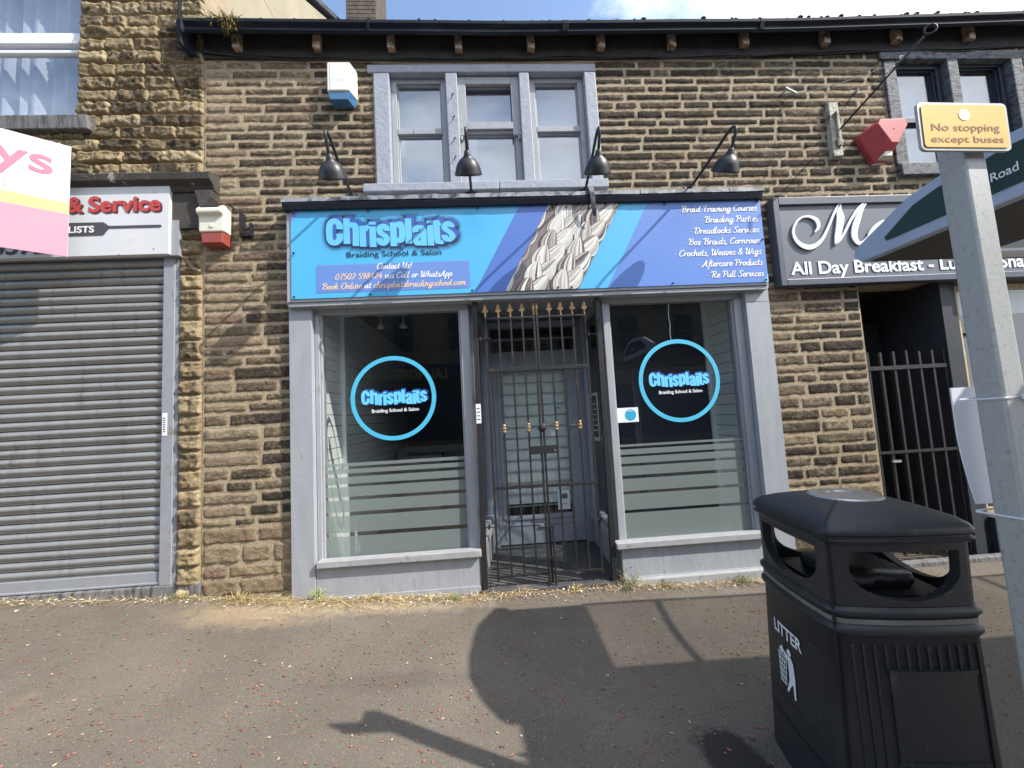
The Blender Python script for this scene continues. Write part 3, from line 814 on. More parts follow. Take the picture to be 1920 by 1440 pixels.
# ---- roof, eaves, gutter of the terrace ------------------------------
def eav(x): return float(np.interp(x, [-2.42, 0.35, 2.9, 5.3, 8.3], [4.772, 4.752, 4.788, 4.875, 5.0]))
xs = [-2.40 + i * 0.4285 for i in range(26)]
g = MB()
for i in range(len(xs) - 1):
    a, c = xs[i], xs[i + 1]; za, zc = eav(a) + .004 * mnoise.noise(Vector((a * 3, 0, 1))), eav(c) + .004 * mnoise.noise(Vector((c * 3, 0, 1)))
    sec = [(-.018, 0.092), (-.050, .052), (-.072, .018), (-.082, .012), (-.098, .03), (-.092, .06), (-.118, .085), (-.118, .112), (-.104, .112), (-.10, .09), (-.04, .06), (-.02, .11), (-.012, .11)]
    g.add([(a, y, za + q) for y, q in sec] + [(c, y, zc + q) for y, q in sec], [(j, j + 1, j + 1 + len(sec), j + len(sec)) for j in range(len(sec) - 1)])
gut = g.build('gutter', M['gutter'], terrace)
for x, wd in ((.83, .028), (2.64, .018), (-.885, .014)):
    s = MB(); s.prism([(-.014, eav(x) + .088), (-.05, eav(x) + .048), (-.075, eav(x) + .008), (-.102, eav(x) + .028), (-.121, eav(x) + .084), (-.121, eav(x) + .114), (-.014, eav(x) + .114)], x - wd, x + wd, fn=lambda a, c, q: (q, a, c)); s.build('gutter_joint', M['gutter'], gut, bevel=.003)
r = MB()
for i in range(len(xs) - 1):
    a, c = xs[i], xs[i + 1]; za, zc = eav(a) + .115, eav(c) + .115
    r.hexa([(a, -.06, za), (c, -.06, zc), (c, 4.3, zc + 2.75), (a, 4.3, za + 2.75), (a, -.06, za + .022), (c, -.06, zc + .022), (c, 4.3, zc + 2.78), (a, 4.3, za + 2.78)])
roof = r.build('roof', M['slate'], terrace)
sl = MB(); x = -2.38; rs_ = random.Random(31)
while x < 7.5:
    w_ = rs_.uniform(.16, .30); q = rs_.uniform(-.006, .010); o_ = rs_.uniform(-.012, .012)
    za, zb = eav(x) + .139 + q, eav(x + w_) + .139 + q
    sl.hexa([(x + .002, -.085 + o_, za - .016), (x + w_ - .002, -.085 + o_, zb - .016), (x + w_ - .002, .25, zb + .20), (x + .002, .25, za + .20), (x + .002, -.085 + o_, za - .006), (x + w_ - .002, -.085 + o_, zb - .006), (x + w_ - .002, .25, zb + .21), (x + .002, .25, za + .21)]); x += w_
sl.build('slate_edge', M['slate'], roof)
ms_ = MB()
for _ in range(150):
    x = rs_.uniform(-2.35, 5.5); r_ = rs_.uniform(.006, .02) * (1.3 if x > .8 else .8)
    ms_.lathe([(r_, 0), (r_ * 1.05, r_ * .3), (r_ * .7, r_ * .75), (r_ * .1, r_ * .9)], (x, -.085 + rs_.uniform(-.01, .03), eav(x) + .128 + rs_.uniform(-.004, .01)), 7)
tag(ms_.build('moss', M['moss'], roof, smooth=True), None, kind='stuff')
s = MB()
for i in range(len(xs) - 1):
    a, c = xs[i], xs[i + 1]
    s.hexa([(a, -.012, eav(a) + .105), (c, -.012, eav(c) + .105), (c, .06, eav(c) + .125), (a, .06, eav(a) + .125), (a, -.012, eav(a) + .118), (c, -.012, eav(c) + .118), (c, .06, eav(c) + .135), (a, .06, eav(a) + .135)])
s.build('soffit', M['soffit'], terrace)
s = MB()
for i in range(len(xs) - 1):
    a, c = xs[i], xs[i + 1]
    if c > -2.3: s.hexa([(max(a, -2.33), .034, eav(a) - .105), (c, .034, eav(c) - .105), (c, .056, eav(c) - .105), (max(a, -2.33), .056, eav(a) - .105), (max(a, -2.33), .034, eav(a) + .11), (c, .034, eav(c) + .11), (c, .056, eav(c) + .11), (max(a, -2.33), .056, eav(a) + .11)])
s.build('wall_plate', M['soffit'], terrace)
for i, xb in enumerate((-2.03, -1.355, -.715, -.12, .53, 1.175, 1.84, 2.54, 3.335, 4.06, 4.81, 5.6, 6.4)):
    s = MB(); zt = eav(xb) + .10; zb = zt - .155 + RNG.uniform(-.01, .01); wd = .031
    s.hexa([(xb - wd, -.025, zb + .012), (xb + wd, -.025, zb), (xb + wd, .056, zb), (xb - wd, .056, zb + .012), (xb - wd, -.025, zt), (xb + wd, -.025, zt), (xb + wd, .056, zt), (xb - wd, .056, zt)])
    s.build('rafter_foot', M['rafter'], terrace, bevel=.005)
# chimney on the roof
c = MB(); c.box(-2.09, -1.61, 3.0, 3.75, 7.0, 9.6)
rr = random.Random(3); zc_ = 7.6
while zc_ < 9.5:
    x = -2.10 + rr.uniform(-.1, 0)
    while x < -1.6:
        xe = min(x + rr.uniform(.2, .24), -1.6); c.box(max(x, -2.1) + .004, xe - .004, 2.985, 3.01, zc_, zc_ + .064); x = xe
    y = 3.0
    while y < 3.72:
        c.box(-1.62, -1.60, y + .004, min(y + .22, 3.75) - .004, zc_, zc_ + .064); y += .22
    zc_ += .075
c.build('chimney', M['brick_dark'], roof)
# cable clipped along the eaves
s = MB(); pts = []
for i in range(70):
    x = -2.55 + i * .112; pts.append((x, .024, eav(x) - .10 + .010 * math.sin(x * 2.3) + .006 * math.sin(x * 9) + (0.14 * max(0, -2.0 - x) if x < -2 else 0)))
s.tube(pts, .006, 6); s.tube([(p[0], p[1] - .002, p[2] - .018 + .008 * math.sin(p[0] * 5)) for p in pts], .0045, 6)
s.build('eaves_cable', M['cable'], terrace)

# ---- upstairs windows -------------------------------------------------
def jig(mb, x0, x1, y0, y1, z0, z1, a=.004):
    q = lambda: RNG.uniform(-a, a)
    mb.hexa([(x0 + q(), y0, z0 + q()), (x1 + q(), y0, z0 + q()), (x1, y1, z0), (x0, y1, z0), (x0 + q(), y0, z1 + q()), (x1 + q(), y0, z1 + q()), (x1, y1, z1), (x0, y1, z1)])
def sash(parent, name, x0, x1, z0, z1, zm, y, m, top_inset=.045, hung=False, gm=None):
    f = MB(); t = .05
    f.box(x0, x0 + t, y, y + .06, z0, z1).box(x1 - t, x1, y, y + .06, z0, z1).box(x0 + t, x1 - t, y, y + .06, z0, z0 + .045).box(x0 + t, x1 - t, y, y + .06, z1 - .045, z1).box(x0 + t, x1 - t, y - .004, y + .06, zm - .026, zm + .026)
    # glazing bead
    for a, c_ in ((z0 + .045, zm - .026), (zm + .026, z1 - .045)):
        f.box(x0 + t, x0 + t + .012, y + .022, y + .055, a, c_).box(x1 - t - .012, x1 - t, y + .022, y + .055, a, c_).box(x0 + t + .012, x1 - t - .012, y + .022, y + .055, a, a + .012).box(x0 + t + .012, x1 - t - .012, y + .022, y + .055, c_ - .012, c_)
    if hung:
        f.box(x0 - .004, x0 + .07, y - .028, y - .001, zm - .06, z1 + .012).box(x1 - .07, x1 + .004, y - .028, y - .001, zm - .06, z1 + .012).box(x0 + .07, x1 - .07, y - .028, y - .001, z1 - .06, z1 + .012).box(x0 + .07, x1 - .07, y - .028, y - .001, zm - .002, zm + .065)
        for s_ in (x0 + .0, x1 - .03): f.prism([(s_, zm - .06), (s_ + .03, zm - .06), (s_ + .022, zm - .10), (s_ + .008, zm - .10)], y - .026, y - .003)
    fr = f.build(name, m, parent, bevel=.004)
    gl = MB(); gl.box(x0 + t, x1 - t, y + .038, y + .042, z0 + .04, z1 - .04); gl.build('pane', gm or M['upglass'], fr)
    return fr
mw = MB()
jig(mw, -.885, -.752, .03, .22, 3.475, 4.52); jig(mw, -.252, -.150, .03, .22, 3.475, 4.52); jig(mw, .404, .502, .03, .22, 3.475, 4.52); jig(mw, 1.008, 1.112, .03, .22, 3.47, 4.52)
jig(mw, -.94, 1.115, .028, .24, 4.524, 4.598, .003); jig(mw, -.99, .17, -.012, .24, 3.395, 3.472, .004); jig(mw, .174, 1.145, -.012, .24, 3.395, 3.474, .004)
mwin = mw.build('mullioned_window', M['paint_grey_peel'], terrace, bevel=.008)
sash(mwin, 'sash', -.75, -.254, 3.478, 4.52, 4.012, .095, M['paint_grey'])
sash(mwin, 'sash', -.148, .402, 3.478, 4.50, 4.01, .095, M['paint_grey'], hung=True)
sash(mwin, 'sash', .504, 1.006, 3.478, 4.52, 4.02, .095, M['paint_grey'])
b_ = MB(); b_.box(-.9, 1.15, .235, .25, 3.35, 4.65); b_.build('roller_blind', mat('pale_blue_blind', srgb(158, 174, 196), 0.9, var=0.16, scale=1.6), mwin)
for zq in (3.70, 3.87, 4.07, 4.28):
    b_ = MB(); b_.tube([(-.205, .03, zq), (-.195, .0, zq + .004)], .004, 6).tube([(-.195, .0, zq - .002), (-.186, -.004, zq + .01)], .006, 6)
    b_.build('hook', M['iron'], mwin)

mw = MB()
jig(mw, 3.93, 4.045, .03, .22, 3.58, 4.62); jig(mw, 4.585, 4.69, .03, .22, 3.58, 4.66); jig(mw, 5.26, 5.37, .03, .22, 3.58, 4.70); jig(mw, 3.90, 5.42, .028, .24, 4.64, 4.73, .004); jig(mw, 3.93, 5.40, .0, .24, 3.46, 3.575, .006)
mwin2 = mw.build('mullioned_window', M['old_paint'], terrace, bevel=.008)
mwin2['label'] = 'weathered dark mullioned window with peeling grey stone'
sash(mwin2, 'sash', 4.047, 4.583, 3.58, 4.64, 4.06, .095, M['navy_paint'])
sash(mwin2, 'sash', 4.692, 5.258, 3.58, 4.66, 4.06, .095, M['navy_paint'])
b_ = MB(); b_.box(3.9, 5.4, .235, .25, 3.4, 4.75); b_.build('roller_blind', mat('pale_blue_net', srgb(160, 180, 204), 0.9, var=0.12, scale=1.6), mwin2)

# ------------------------------------------------------------------ shopfront
s = MB(); s.box(-1.618, -1.436, 0.0, .30, .05, 2.44); s.box(-1.632, -1.436, -.008, .30, 2.44, 2.462)
s.build('pilaster', M['paint_grey'], terrace, bevel=.004)
s = MB(); s.box(2.292, 2.506, 0.0, .30, -.08, 2.43); s.box(2.292, 2.512, -.006, .30, 2.432, 2.462); s.box(2.290, 2.507, -.003, .2, 2.315, 2.319)
s.build('pilaster', M['paint_grey'], terrace, bevel=.004)
s = MB(); s.box(-1.60, 2.47, -.062, .06, 2.44, 3.20); s.box(-1.60, 2.47, -.05, .30, 2.405, 2.438)
s.build('fascia_box', M['paint_grey'], terrace, bevel=.004)
s = MB()
s.prism([(-.098, 3.205), (-.115, 3.245), (-.115, 3.262), (.06, 3.29), (.06, 3.202)], -1.612, 2.47, fn=lambda a, c, x: (x, a, c))
can = s.build('canopy', M['navy_paint'], terrace, bevel=.003)
s = MB()
for i in range(26):
    a = -1.612 + i * 4.09 / 26; c_ = a + 4.09 / 26
    q = lambda: RNG.uniform(-.004, .005)
    y1, y2, y3, y4 = q(), q(), q(), q()
    s.hexa([(a, -.126 + y1, 3.258), (c_, -.126 + y2, 3.258), (c_, .05, 3.294), (a, .05, 3.294), (a, -.124 + y1, 3.292 + y3), (c_, -.124 + y2, 3.292 + y4), (c_, .05, 3.330 + y4), (a, .05, 3.330 + y3)])
s.build('lead_flashing', M['lead'], can)
s = MB(); pts = [(-1.45 + i * .09, .042, 3.335 + .006 * math.sin(i * 1.3) + .004 * math.sin(i * 3.1)) for i in range(38)]
s.tube(pts, .006, 6); s.tube([(p[0], p[1] - .006, p[2] - .012 + .006 * math.sin(p[0] * 7)) for p in pts[8:30]], .005, 6)
s.build('lamp_cable', M['grey_cable'], can)

def shop_window(x0, x1, xa, xb, zt, zb, sill_x0, sill_x1, sill_z, plinth, cx, cz, bands, rcx):
    """glass x0..x1; frame outer xa..xb"""
    f = MB()
    f.box(xa, x0, .05, .15, zb - .02, zt).box(x1, xb, .05, .15, zb - .02, zt).box(xa, xb, .055, .148, zt, zt + .045).box(x0, x1, .06, .15, zb - .022, zb + .006)
    f.box(x0, x0 + .014, .068, .145, zb, zt).box(x1 - .014, x1, .068, .145, zb, zt)
    fr = f.build('shop_window', M['paint_grey'], terrace, bevel=.004)
    g = MB(); g.box(x0 + .002, x1 - .002, .093, .099, zb, zt - .002); g.build('pane', M['glass'], fr)
    s = MB(); jig(s, sill_x0, sill_x1, -.035, .058, sill_z - .05, sill_z, .003); s.build('sill', M['paint_sill'], fr, bevel=.006)
    s = MB(); s.box(xa, xb, .012, .10, -.10, sill_z - .052); s.box(xa, xb, .004, .012, -.1, plinth)
    s.build('stallriser', M['paint_grey'], fr, bevel=.004)
    fm = MB()
    for a, c_ in bands: fm.face([(x0 + .012, .088, a), (x1 - .012, .088, a), (x1 - .012, .088, c_), (x0 + .012, .088, c_)])
    fm.build('frosted_film', M['frost'], fr)
    return fr
gaps = [1.111, 1.084, 1.062, 1.026, 0.999, 0.941, 0.918, 0.837, 0.810, 0.715, 0.685, 0.552, 0.521, 0.335]
bandsL = [(gaps[i + 1], gaps[i]) for i in range(0, 14, 2)]
gaps2 = [1.126, 1.107, 1.085, 1.039, 1.020, 0.963, 0.940, 0.863, 0.835, 0.731, 0.707, 0.574, 0.549, 0.330]
bandsR = [(gaps2[i + 1], gaps2[i]) for i in range(0, 14, 2)]
winL = shop_window(-1.397, -.222, -1.434, -.145, 2.36, .335, -1.412, -.130, .372, .085, 0, 0, bandsL, 0)
winR = shop_window(1.078, 2.215, 1.02, 2.290, 2.36, .330, .972, 2.288, .345, .06, 0, 0, bandsR, 0)
s = MB(); jig(s, 1.02, 2.29, -.03, .06, -.12, .055, .008); s.build('plinth_step', M['paint_sill'], winR, bevel=.01)

# ---- the lettering of the logo, as strokes traced on a 1550-unit wide layout
LOGO = [
 ([(290, 274), (290, 220), (235, 168), (177, 225), (177, 400), (232, 448), (290, 395), (290, 328)], 82, 56),
 ([(375, 138), (375, 456)], 80, 60), ([(418, 250), (440, 212), (480, 250), (480, 480)], 80, 50),
 ([(562, 228), (565, 488)], 80, 60), ([(598, 290), (612, 250), (640, 234)], 54, 50),
 ([(681, 236), (683, 492)], 82, 60), ([(638, 198), (720, 194)], 40, 36),
 ([(845, 288), (845, 250), (806, 226), (764, 262), (775, 312), (832, 358), (846, 400), (805, 450), (764, 420), (763, 380)], 78, 50),
 ([(927, 184), (930, 480)], 82, 60), ([(965, 236), (1000, 196), (1028, 232), (1028, 375), (1000, 412), (968, 382)], 76, 50),
 ([(1107, 130), (1110, 447)], 82, 60),
 ([(1195, 304), (1195, 262), (1238, 238), (1284, 272), (1286, 470)], 80, 48), ([(1262, 332), (1214, 356), (1192, 400), (1214, 446), (1262, 430)], 74, 46),
 ([(1370, 212), (1373, 470)], 80, 60), ([(1328, 178), (1408, 170)], 40, 36),
 ([(1450, 150), (1452, 390), (1478, 428), (1522, 424)], 78, 44), ([(1408, 206), (1502, 198)], 40, 40),
 ([(1626, 238), (1624, 210), (1586, 186), (1545, 222), (1556, 264), (1612, 306), (1637, 350), (1592, 396), (1545, 372), (1543, 336)], 78, 48)]
def logo(mb, cx, cz, W, Y, grow=0.0, dx=0.0, dz=0.0, col=(1, 1, 1), only=None):
    mb.col = col
    k = W / 1550.0
    def fn(a, b, y): return (cx + (a - 905 + dx) * k, y, cz - (b - 315 + 0.036 * (a - 905) - dz) * k)
    for i, (p, wv, wh) in enumerate(LOGO):
        q = p if len(p) == 2 else smooth_pts(p, 6)
        if grow:
            (ax, ay), (bx, by) = q[0], q[1]; l = math.hypot(bx - ax, by - ay) or 1
            q = [(ax - (bx - ax) / l * grow / 2, ay - (by - ay) / l * grow / 2)] + list(q)
            (ax, ay), (bx, by) = q[-1], q[-2]; l = math.hypot(bx - ax, by - ay) or 1
            q = q + [(ax - (bx - ax) / l * grow / 2, ay - (by - ay) / l * grow / 2)]
        mb.ribbon(q, lambda ddx, ddy: (wh + (wv - wh) * abs(ddy)) * .95 + grow, fn, Y - 0.00006 * (i % 9), dy=-0.00005)
def roundel(fr, cx, cz, R, W, Y, tcx, tcz, subz):
    b = MB(); b.col = srgb(72, 178, 214)
    n = 72
    vs = []
    for i in range(n):
        a = 2 * math.pi * i / n
        vs += [(cx + R * math.cos(a), Y, cz + R * math.sin(a)), (cx + (R - .036) * math.cos(a), Y, cz + (R - .036) * math.sin(a))]
    b.add(vs, [(2 * i, 2 * i + 1, (2 * i + 3) % (2 * n), (2 * i + 2) % (2 * n)) for i in range(n)])
    logo(b, tcx, tcz, W, Y - .0005, 26, 22, 22, srgb(28, 84, 168))
    logo(b, tcx, tcz, W, Y - .0014, 18, 0, 0, srgb(24, 70, 150))
    logo(b, tcx, tcz, W, Y - .0023, 0, 0, 0, srgb(104, 200, 242))
    b.col = srgb(236, 238, 240); text(b, 'Braiding School & Salon', tcx + .004, subz, .030, Y - .0005, .39, off=.014, align='c')
    b.build('roundel_decal', M['ink'], fr)
roundel(winL, -.808, 1.632, .356, .55, .086, -.80, 1.634, 1.515)
roundel(winR, 1.675, 1.657, .366, .545, .086, 1.672, 1.662, 1.545)
b = MB(); b.col = srgb(226, 230, 232); b.face([(1.088, .0865, 1.316), (1.282, .0865, 1.316), (1.282, .0865, 1.442), (1.088, .0865, 1.442)])
b.col = srgb(42, 158, 196); b.add([(1.212 + .05 * math.cos(a * .35), .0855, 1.378 + .05 * math.sin(a * .35)) for a in range(18)], [tuple(range(18))])
b.col = srgb(210, 232, 238); b.face([(1.19, .0848, 1.41), (1.234, .0848, 1.41), (1.234, .0848, 1.416), (1.19, .0848, 1.416)])
b.build('notice', M['ink'], winR)
s = MB(); s.tube([(1.655 + .004 * math.sin(i * .9), .14, 2.38 - i * .024) for i in range(16)], .004, 6); s.build('hanging_cord', M['paper'], winR)

# ---- interior ---------------------------------------------------------
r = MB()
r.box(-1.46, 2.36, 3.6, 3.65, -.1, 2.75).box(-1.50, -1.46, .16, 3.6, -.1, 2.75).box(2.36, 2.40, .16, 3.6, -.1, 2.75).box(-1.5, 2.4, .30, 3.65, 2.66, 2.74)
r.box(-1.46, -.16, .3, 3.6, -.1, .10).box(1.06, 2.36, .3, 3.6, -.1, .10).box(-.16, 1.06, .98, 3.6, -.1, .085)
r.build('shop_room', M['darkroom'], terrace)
def slat(x, y0, y1, z0, z1, side):
    s = MB(); g = .1; z = z0
    while z < z1:
        s.box(min(x, x + .014 * side), max(x, x + .014 * side), y0, y1, z + .006, min(z + g, z1)); z += g
    o = s.build('slat_wall', M['slatwall'], terrace)
    s = MB(); s.box(min(x, x - .01 * side), max(x, x - .01 * side), y0, y1, z0, z1); s.build('groove', M['slatgroove'], o); return o
slat(-1.43, .16, 3.5, .12, 2.62, 1)
slat(2.30, .16, 3.5, .12, 2.62, -1)
s = MB(); s.box(-1.414, -1.375, .56, .605, .12, 2.62); s.build('corner_trim', M['slatwall'], terrace)
s = MB(); s.box(2.245, 2.284, .62, .65, .12, 2.62); s.build('corner_trim', M['slatwall'], terrace)
s = MB(); s.box(1.3, 2.28, .655, .66, .12, 2.62); s.build('partition', mat('charcoal_partition', srgb(42, 46, 56), .8), terrace)
s = MB(); s.box(-1.38, .0, 2.6, 2.66, .1, 1.05); s.box(-1.2, -.7, 2.2, 2.58, .1, .95); s.build('counter', mat('grey_counter', srgb(120, 124, 126), .6), terrace)

# ---- porch: door, transom, return windows ------------------------------
fl = MB(); fl.hexa([(-.13, -.015, -.1), (1.0, -.015, -.1), (1.02, .96, -.1), (-.1, .96, -.1), (-.13, -.015, .050), (1.0, -.015, .036), (1.02, .96, .088), (-.1, .96, .088)])
fl.build('porch_floor', M['tile'], terrace, bevel=.008)
c_ = MB(); c_.box(-.2, 1.1, .0, 1.2, 2.445, 2.48); c_.build('porch_ceiling', mat('porch_ceiling_paint', srgb(120, 124, 132), .7), terrace)
d = MB()
X0, X1, Z0, Z1 = .035, .945, .098, 1.925; yd = .90
d.box(X0, .120, yd, yd + .045, Z0, Z1).box(.828, X1, yd, yd + .045, Z0, Z1).box(.120, .828, yd, yd + .045, Z0, .385).box(.120, .828, yd, yd + .045, 1.888, Z1)
d.box(.085, .115, yd - .012, yd, .36, 1.90).box(.833, .862, yd - .012, yd, .36, 1.90).box(.115, .833, yd - .012, yd, .345, .383).box(.115, .833, yd - .012, yd, 1.892, 1.915)
d.box(.10, .85, yd - .008, yd, .285, .30).box(.10, .115, yd - .008, yd, .16, .285).box(.835, .85, yd - .008, yd, .16, .285).box(.45, .56, yd - .02, yd, .262, .285)
door = d.build('door', M['paint_door'], terrace, bevel=.004)
g = MB(); g.box(.119, .829, yd + .018, yd + .023, .384, 1.889); g.build('pane', M['glass'], door)
bl = MB(); zz = 1.89; i = 0
while zz > .50:
    z2 = zz - (.118 if i % 3 else .124)
    bl.hexa([(.125, yd + .062, z2), (.823, yd + .062, z2 + .004 * math.sin(i)), (.823, yd + .066, z2), (.125, yd + .066, z2), (.125, yd + .075, zz), (.823, yd + .075, zz), (.823, yd + .08, zz), (.125, yd + .08, zz)])
    zz = z2 + .004; i += 1
bl.m = 0
bl.build('blind', M['blind'], door)
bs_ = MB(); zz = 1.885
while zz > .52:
    bs_.box(.124, .824, yd + .058, yd + .0605, zz - .118, zz - .106); zz -= .1185  # grey strip painted as the shade line at each slat's lower edge
bs_.build('blind_shadow_band', M['blind_grey_and_shade'], door)
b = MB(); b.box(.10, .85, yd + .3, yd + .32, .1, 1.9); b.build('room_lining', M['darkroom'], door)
b = MB(); b.box(.86, .915, yd - .006, yd, 1.18, 1.36); b.tube([(.888, yd - .006, 1.295), (.888, yd - .05, 1.295), (.80, yd - .052, 1.297)], .009, 10); b.build('handle', M['steel'], door)
b = MB(); b.col = srgb(216, 224, 226); b.face([(.66, yd + .012, .42), (.79, yd + .012, .42), (.79, yd + .012, .615), (.66, yd + .012, .615)])
b.col = srgb(96, 100, 108); b.add([(.735 + .035 * math.cos(a * .42), yd + .011, .555 + .03 * math.sin(a * .42)) for a in range(15)], [tuple(range(15))])
b.col = srgb(150, 156, 162); b.face([(.69, yd + .0115, .47), (.77, yd + .0115, .47), (.77, yd + .0115, .478), (.69, yd + .0115, .478)])
b.build('notice', M['ink'], door)
b = MB(); b.col = srgb(44, 150, 190); b.face([(.70, yd + .0125, 1.475), (.745, yd + .0125, 1.477), (.74, yd + .0125, 1.497), (.705, yd + .0125, 1.496)]); b.build('sticker', M['ink'], door)
fr = MB(); fr.box(-.03, X0 - .003, yd - .03, yd + .08, .085, 2.43).box(X1 + .003, 1.035, yd - .03, yd + .08, .085, 2.43).box(X0 - .003, X1 + .003, yd - .03, yd + .08, 1.93, 2.105).box(X0 - .003, X1 + .003, yd - .03, yd + .08, 2.37, 2.43).box(X0, X1, yd - .005, yd + .03, 2.235, 2.25)
dfr = fr.build('door_frame', M['paint_door'], terrace, bevel=.004)
g = MB(); g.box(X0, X1, yd + .02, yd + .025, 2.105, 2.37); g.build('transom_pane', M['glass'], dfr)
def ret(xa, ya, xb, yb, side):
    u = Vector((xb - xa, yb - ya, 0)); L_ = u.length; u.normalize(); nrm = Vector((-u.y, u.x, 0)) * side
    def bx(mb, a, c2, z0, z1, d0, d1):
        P = lambda t, d_, z: tuple(Vector((xa, ya, z)) + u * t + nrm * d_)
        mb.hexa([P(a, d0, z0), P(c2, d0, z0), P(c2, d1, z0), P(a, d1, z0), P(a, d0, z1), P(c2, d0, z1), P(c2, d1, z1), P(a, d1, z1)])
    f = MB(); bx(f, 0, .06, .36, 2.43, -.03, .03); bx(f, L_ - .06, L_, .36, 2.43, -.03, .03); bx(f, .06, L_ - .06, 2.37, 2.43, -.03, .03); bx(f, .06, L_ - .06, .40, .44, -.032, .032)
    o = f.build('return_window', M['paint_door'], terrace, bevel=.003)
    g = MB(); bx(g, .06, L_ - .06, .44, 2.37, -.002, .003); g.build('pane', M['glass'], o)
    f = MB(); bx(f, 0, L_, .03, .345, -.02, .04); o2 = f.build('stallriser', M['paint_grey'], o)
    f = MB(); bx(f, 0, L_, .347, .398, -.06, .05); f.build('sill', M['paint_sill'], o, bevel=.005)
    return o
ret(-.145, .15, -.035, .87, 1)
rw = ret(1.02, .15, 1.035, .87, -1)
b = MB(); b.col = srgb(176, 184, 190)
for a, c2, z0, z1 in ((.30, .32, 1.15, 1.60), (.60, .62, 1.15, 1.60), (.32, .60, 1.575, 1.60), (.32, .60, 1.15, 1.18)): b.box(.985, .988, a, c2, z0, z1)
for i in range(6): b.box(.985, .988, .36, .56, 1.24 + i * .05, 1.25 + i * .05)
b.build('opening_hours_board', M['ink'], rw)

# ---- ceiling spot lamps in the windows
def spotbar(x, y, n, lab):
    t = thing('spot_lamp_bar', lab, 'spot lamp', (x, y, 2.60), 'unlit spot lamp bars inside the shop windows')
    b = MB(); b.box(x - .04, x + .30, y - .012, y + .012, 2.63, 2.655); b.tube([(x + .13, y, 2.655), (x + .13, y, 2.66)], .03, 12); b.build('bar', M['steel'], t)
    for i in range(n):
        q = MB(); cx = x + .25 * i
        q.lathe([(.008, 2.63), (.010, 2.57), (.016, 2.555), (.032, 2.53), (.046, 2.495), (.044, 2.492), (.02, 2.51)], (cx, y, 0), 16)
        q.build('lamp_head', M['upvc'], t, smooth=True)
spotbar(-1.19, 1.2, 2, 'small unlit spot lamp pair high inside the left shop window')
spotbar(1.86, .45, 2, 'small unlit spot lamp pair high inside the right shop window')

# ------------------------------------------------------------------ main sign
YS = -.070
sign = thing('shop_sign', 'wide blue and cyan braiding salon sign with plaited hair picture above the shopfront', 'sign', (.45, YS, 2.46))
SZ0, SZ1 = 2.463, 3.206
p = MB()
p.box(-1.560, .700, YS, YS + .005, SZ0, SZ1); p.box(.702, 2.466, YS, YS + .005, SZ0, SZ1)
p.build('panel', mat('cyan_print_panel', srgb(82, 176, 226), 0.36, var=0.015, scale=2), sign)
CY, BL, BL2 = srgb(82, 176, 226), srgb(80, 116, 192), srgb(94, 132, 204)
a = MB()
def par(x0t, x1t, x0b, x1b, col, d, z0=SZ0, z1=SZ1):
    a.col = col; y = YS - d
    a.face([(x0b, y, z0), (x1b, y, z0), (x1t, y, z1), (x0t, y, z1)])
par(.335, .585, -.081, .172, BL, .0012)
par(1.455, 2.466, 1.045, 2.466, BL2, .0012)
a.col = srgb(116, 136, 208); a.face([(-1.56, YS - .0012, 3.206), (-1.56, YS - .0012, 3.095), (-1.497, YS - .0012, 3.206)])
a.col = srgb(120, 206, 236); a.face([(2.466, YS - .0022, 2.463), (2.466, YS - .0022, 2.545), (2.435, YS - .0022, 2.463)])
a.col = srgb(110, 146, 214)
cb = [(-1.345, 2.512), (-.128, 2.512), (-.118, 2.522), (-.118, 2.722), (-.128, 2.732), (-1.345, 2.732), (-1.355, 2.722), (-1.355, 2.522)]
a.face([(x, YS - .0014, z) for x, z in [(-1.348, 2.505), (-.124, 2.505), (-.110, 2.519), (-.110, 2.727), (-.124, 2.740), (-1.348, 2.740), (-1.362, 2.727), (-1.362, 2.519)]])
a.col = srgb(104, 138, 204)
a.face([(x, YS - .0022, z) for x, z in cb])
a.build('colour_bands', M['print'], sign)
# logo with halo
a = MB(); LX, LZ, LW = -.745, 2.994, 1.065
c0 = np.array(srgb(82, 176, 226)); c1 = np.array(srgb(30, 46, 88))
for i, gr in enumerate((148, 124, 102, 80, 60)):
    t = ((i + 1) / 5) ** 1.25
    logo(a, LX, LZ, LW, YS - .0006 - .0007 * i, gr, 16, 4, tuple(c0 * (1 - t) + c1 * t))
logo(a, LX, LZ, LW, YS - .0042, 12, 34, 27, srgb(66, 92, 176))
logo(a, LX, LZ, LW, YS - .0048, 12, 17, 13, srgb(66, 92, 176))
logo(a, LX, LZ, LW, YS - .0054, 8, 0, 0, srgb(40, 92, 150))
logo(a, LX, LZ, LW, YS - .0060, 0, 0, 0, srgb(104, 192, 234))
a.build('logo_lettering', M['print'], sign)
a = MB(); a.col = srgb(26, 42, 60); text(a, 'Braiding School & Salon', -1.115, 2.797, .0475, YS - .0041, .775, off=.006)
a.build('subtitle_lettering', M['print'], sign)
WH, PE = srgb(246, 246, 240), srgb(248, 208, 164)
def line(s_, x, z, w_, al, cf, xh, d=.0036, name='contact_lettering', sh=None):
    a = MB()
    if sh: script(a, s_, x + .003, z - .003, xh, YS - d + .0008, cols=lambda i: sh, width=w_, align=al, wt=.34)
    script(a, s_, x, z, xh, YS - d, cols=cf, width=w_, align=al, wt=.25); a.build(name, M['print'], sign)
line('Contact Us!', -.735, 2.690, .283, 'c', lambda i: WH, .0285)
line('07502 598424 via Call or WhatsApp', -1.215, 2.610, .955, 'l', lambda i: PE if i < 12 else WH, .0285)
line('Book Online at chrisplaitsbraidingschool.com', -1.318, 2.532, 1.165, 'l', lambda i: WH if 11 < i < 15 else PE, .0285)
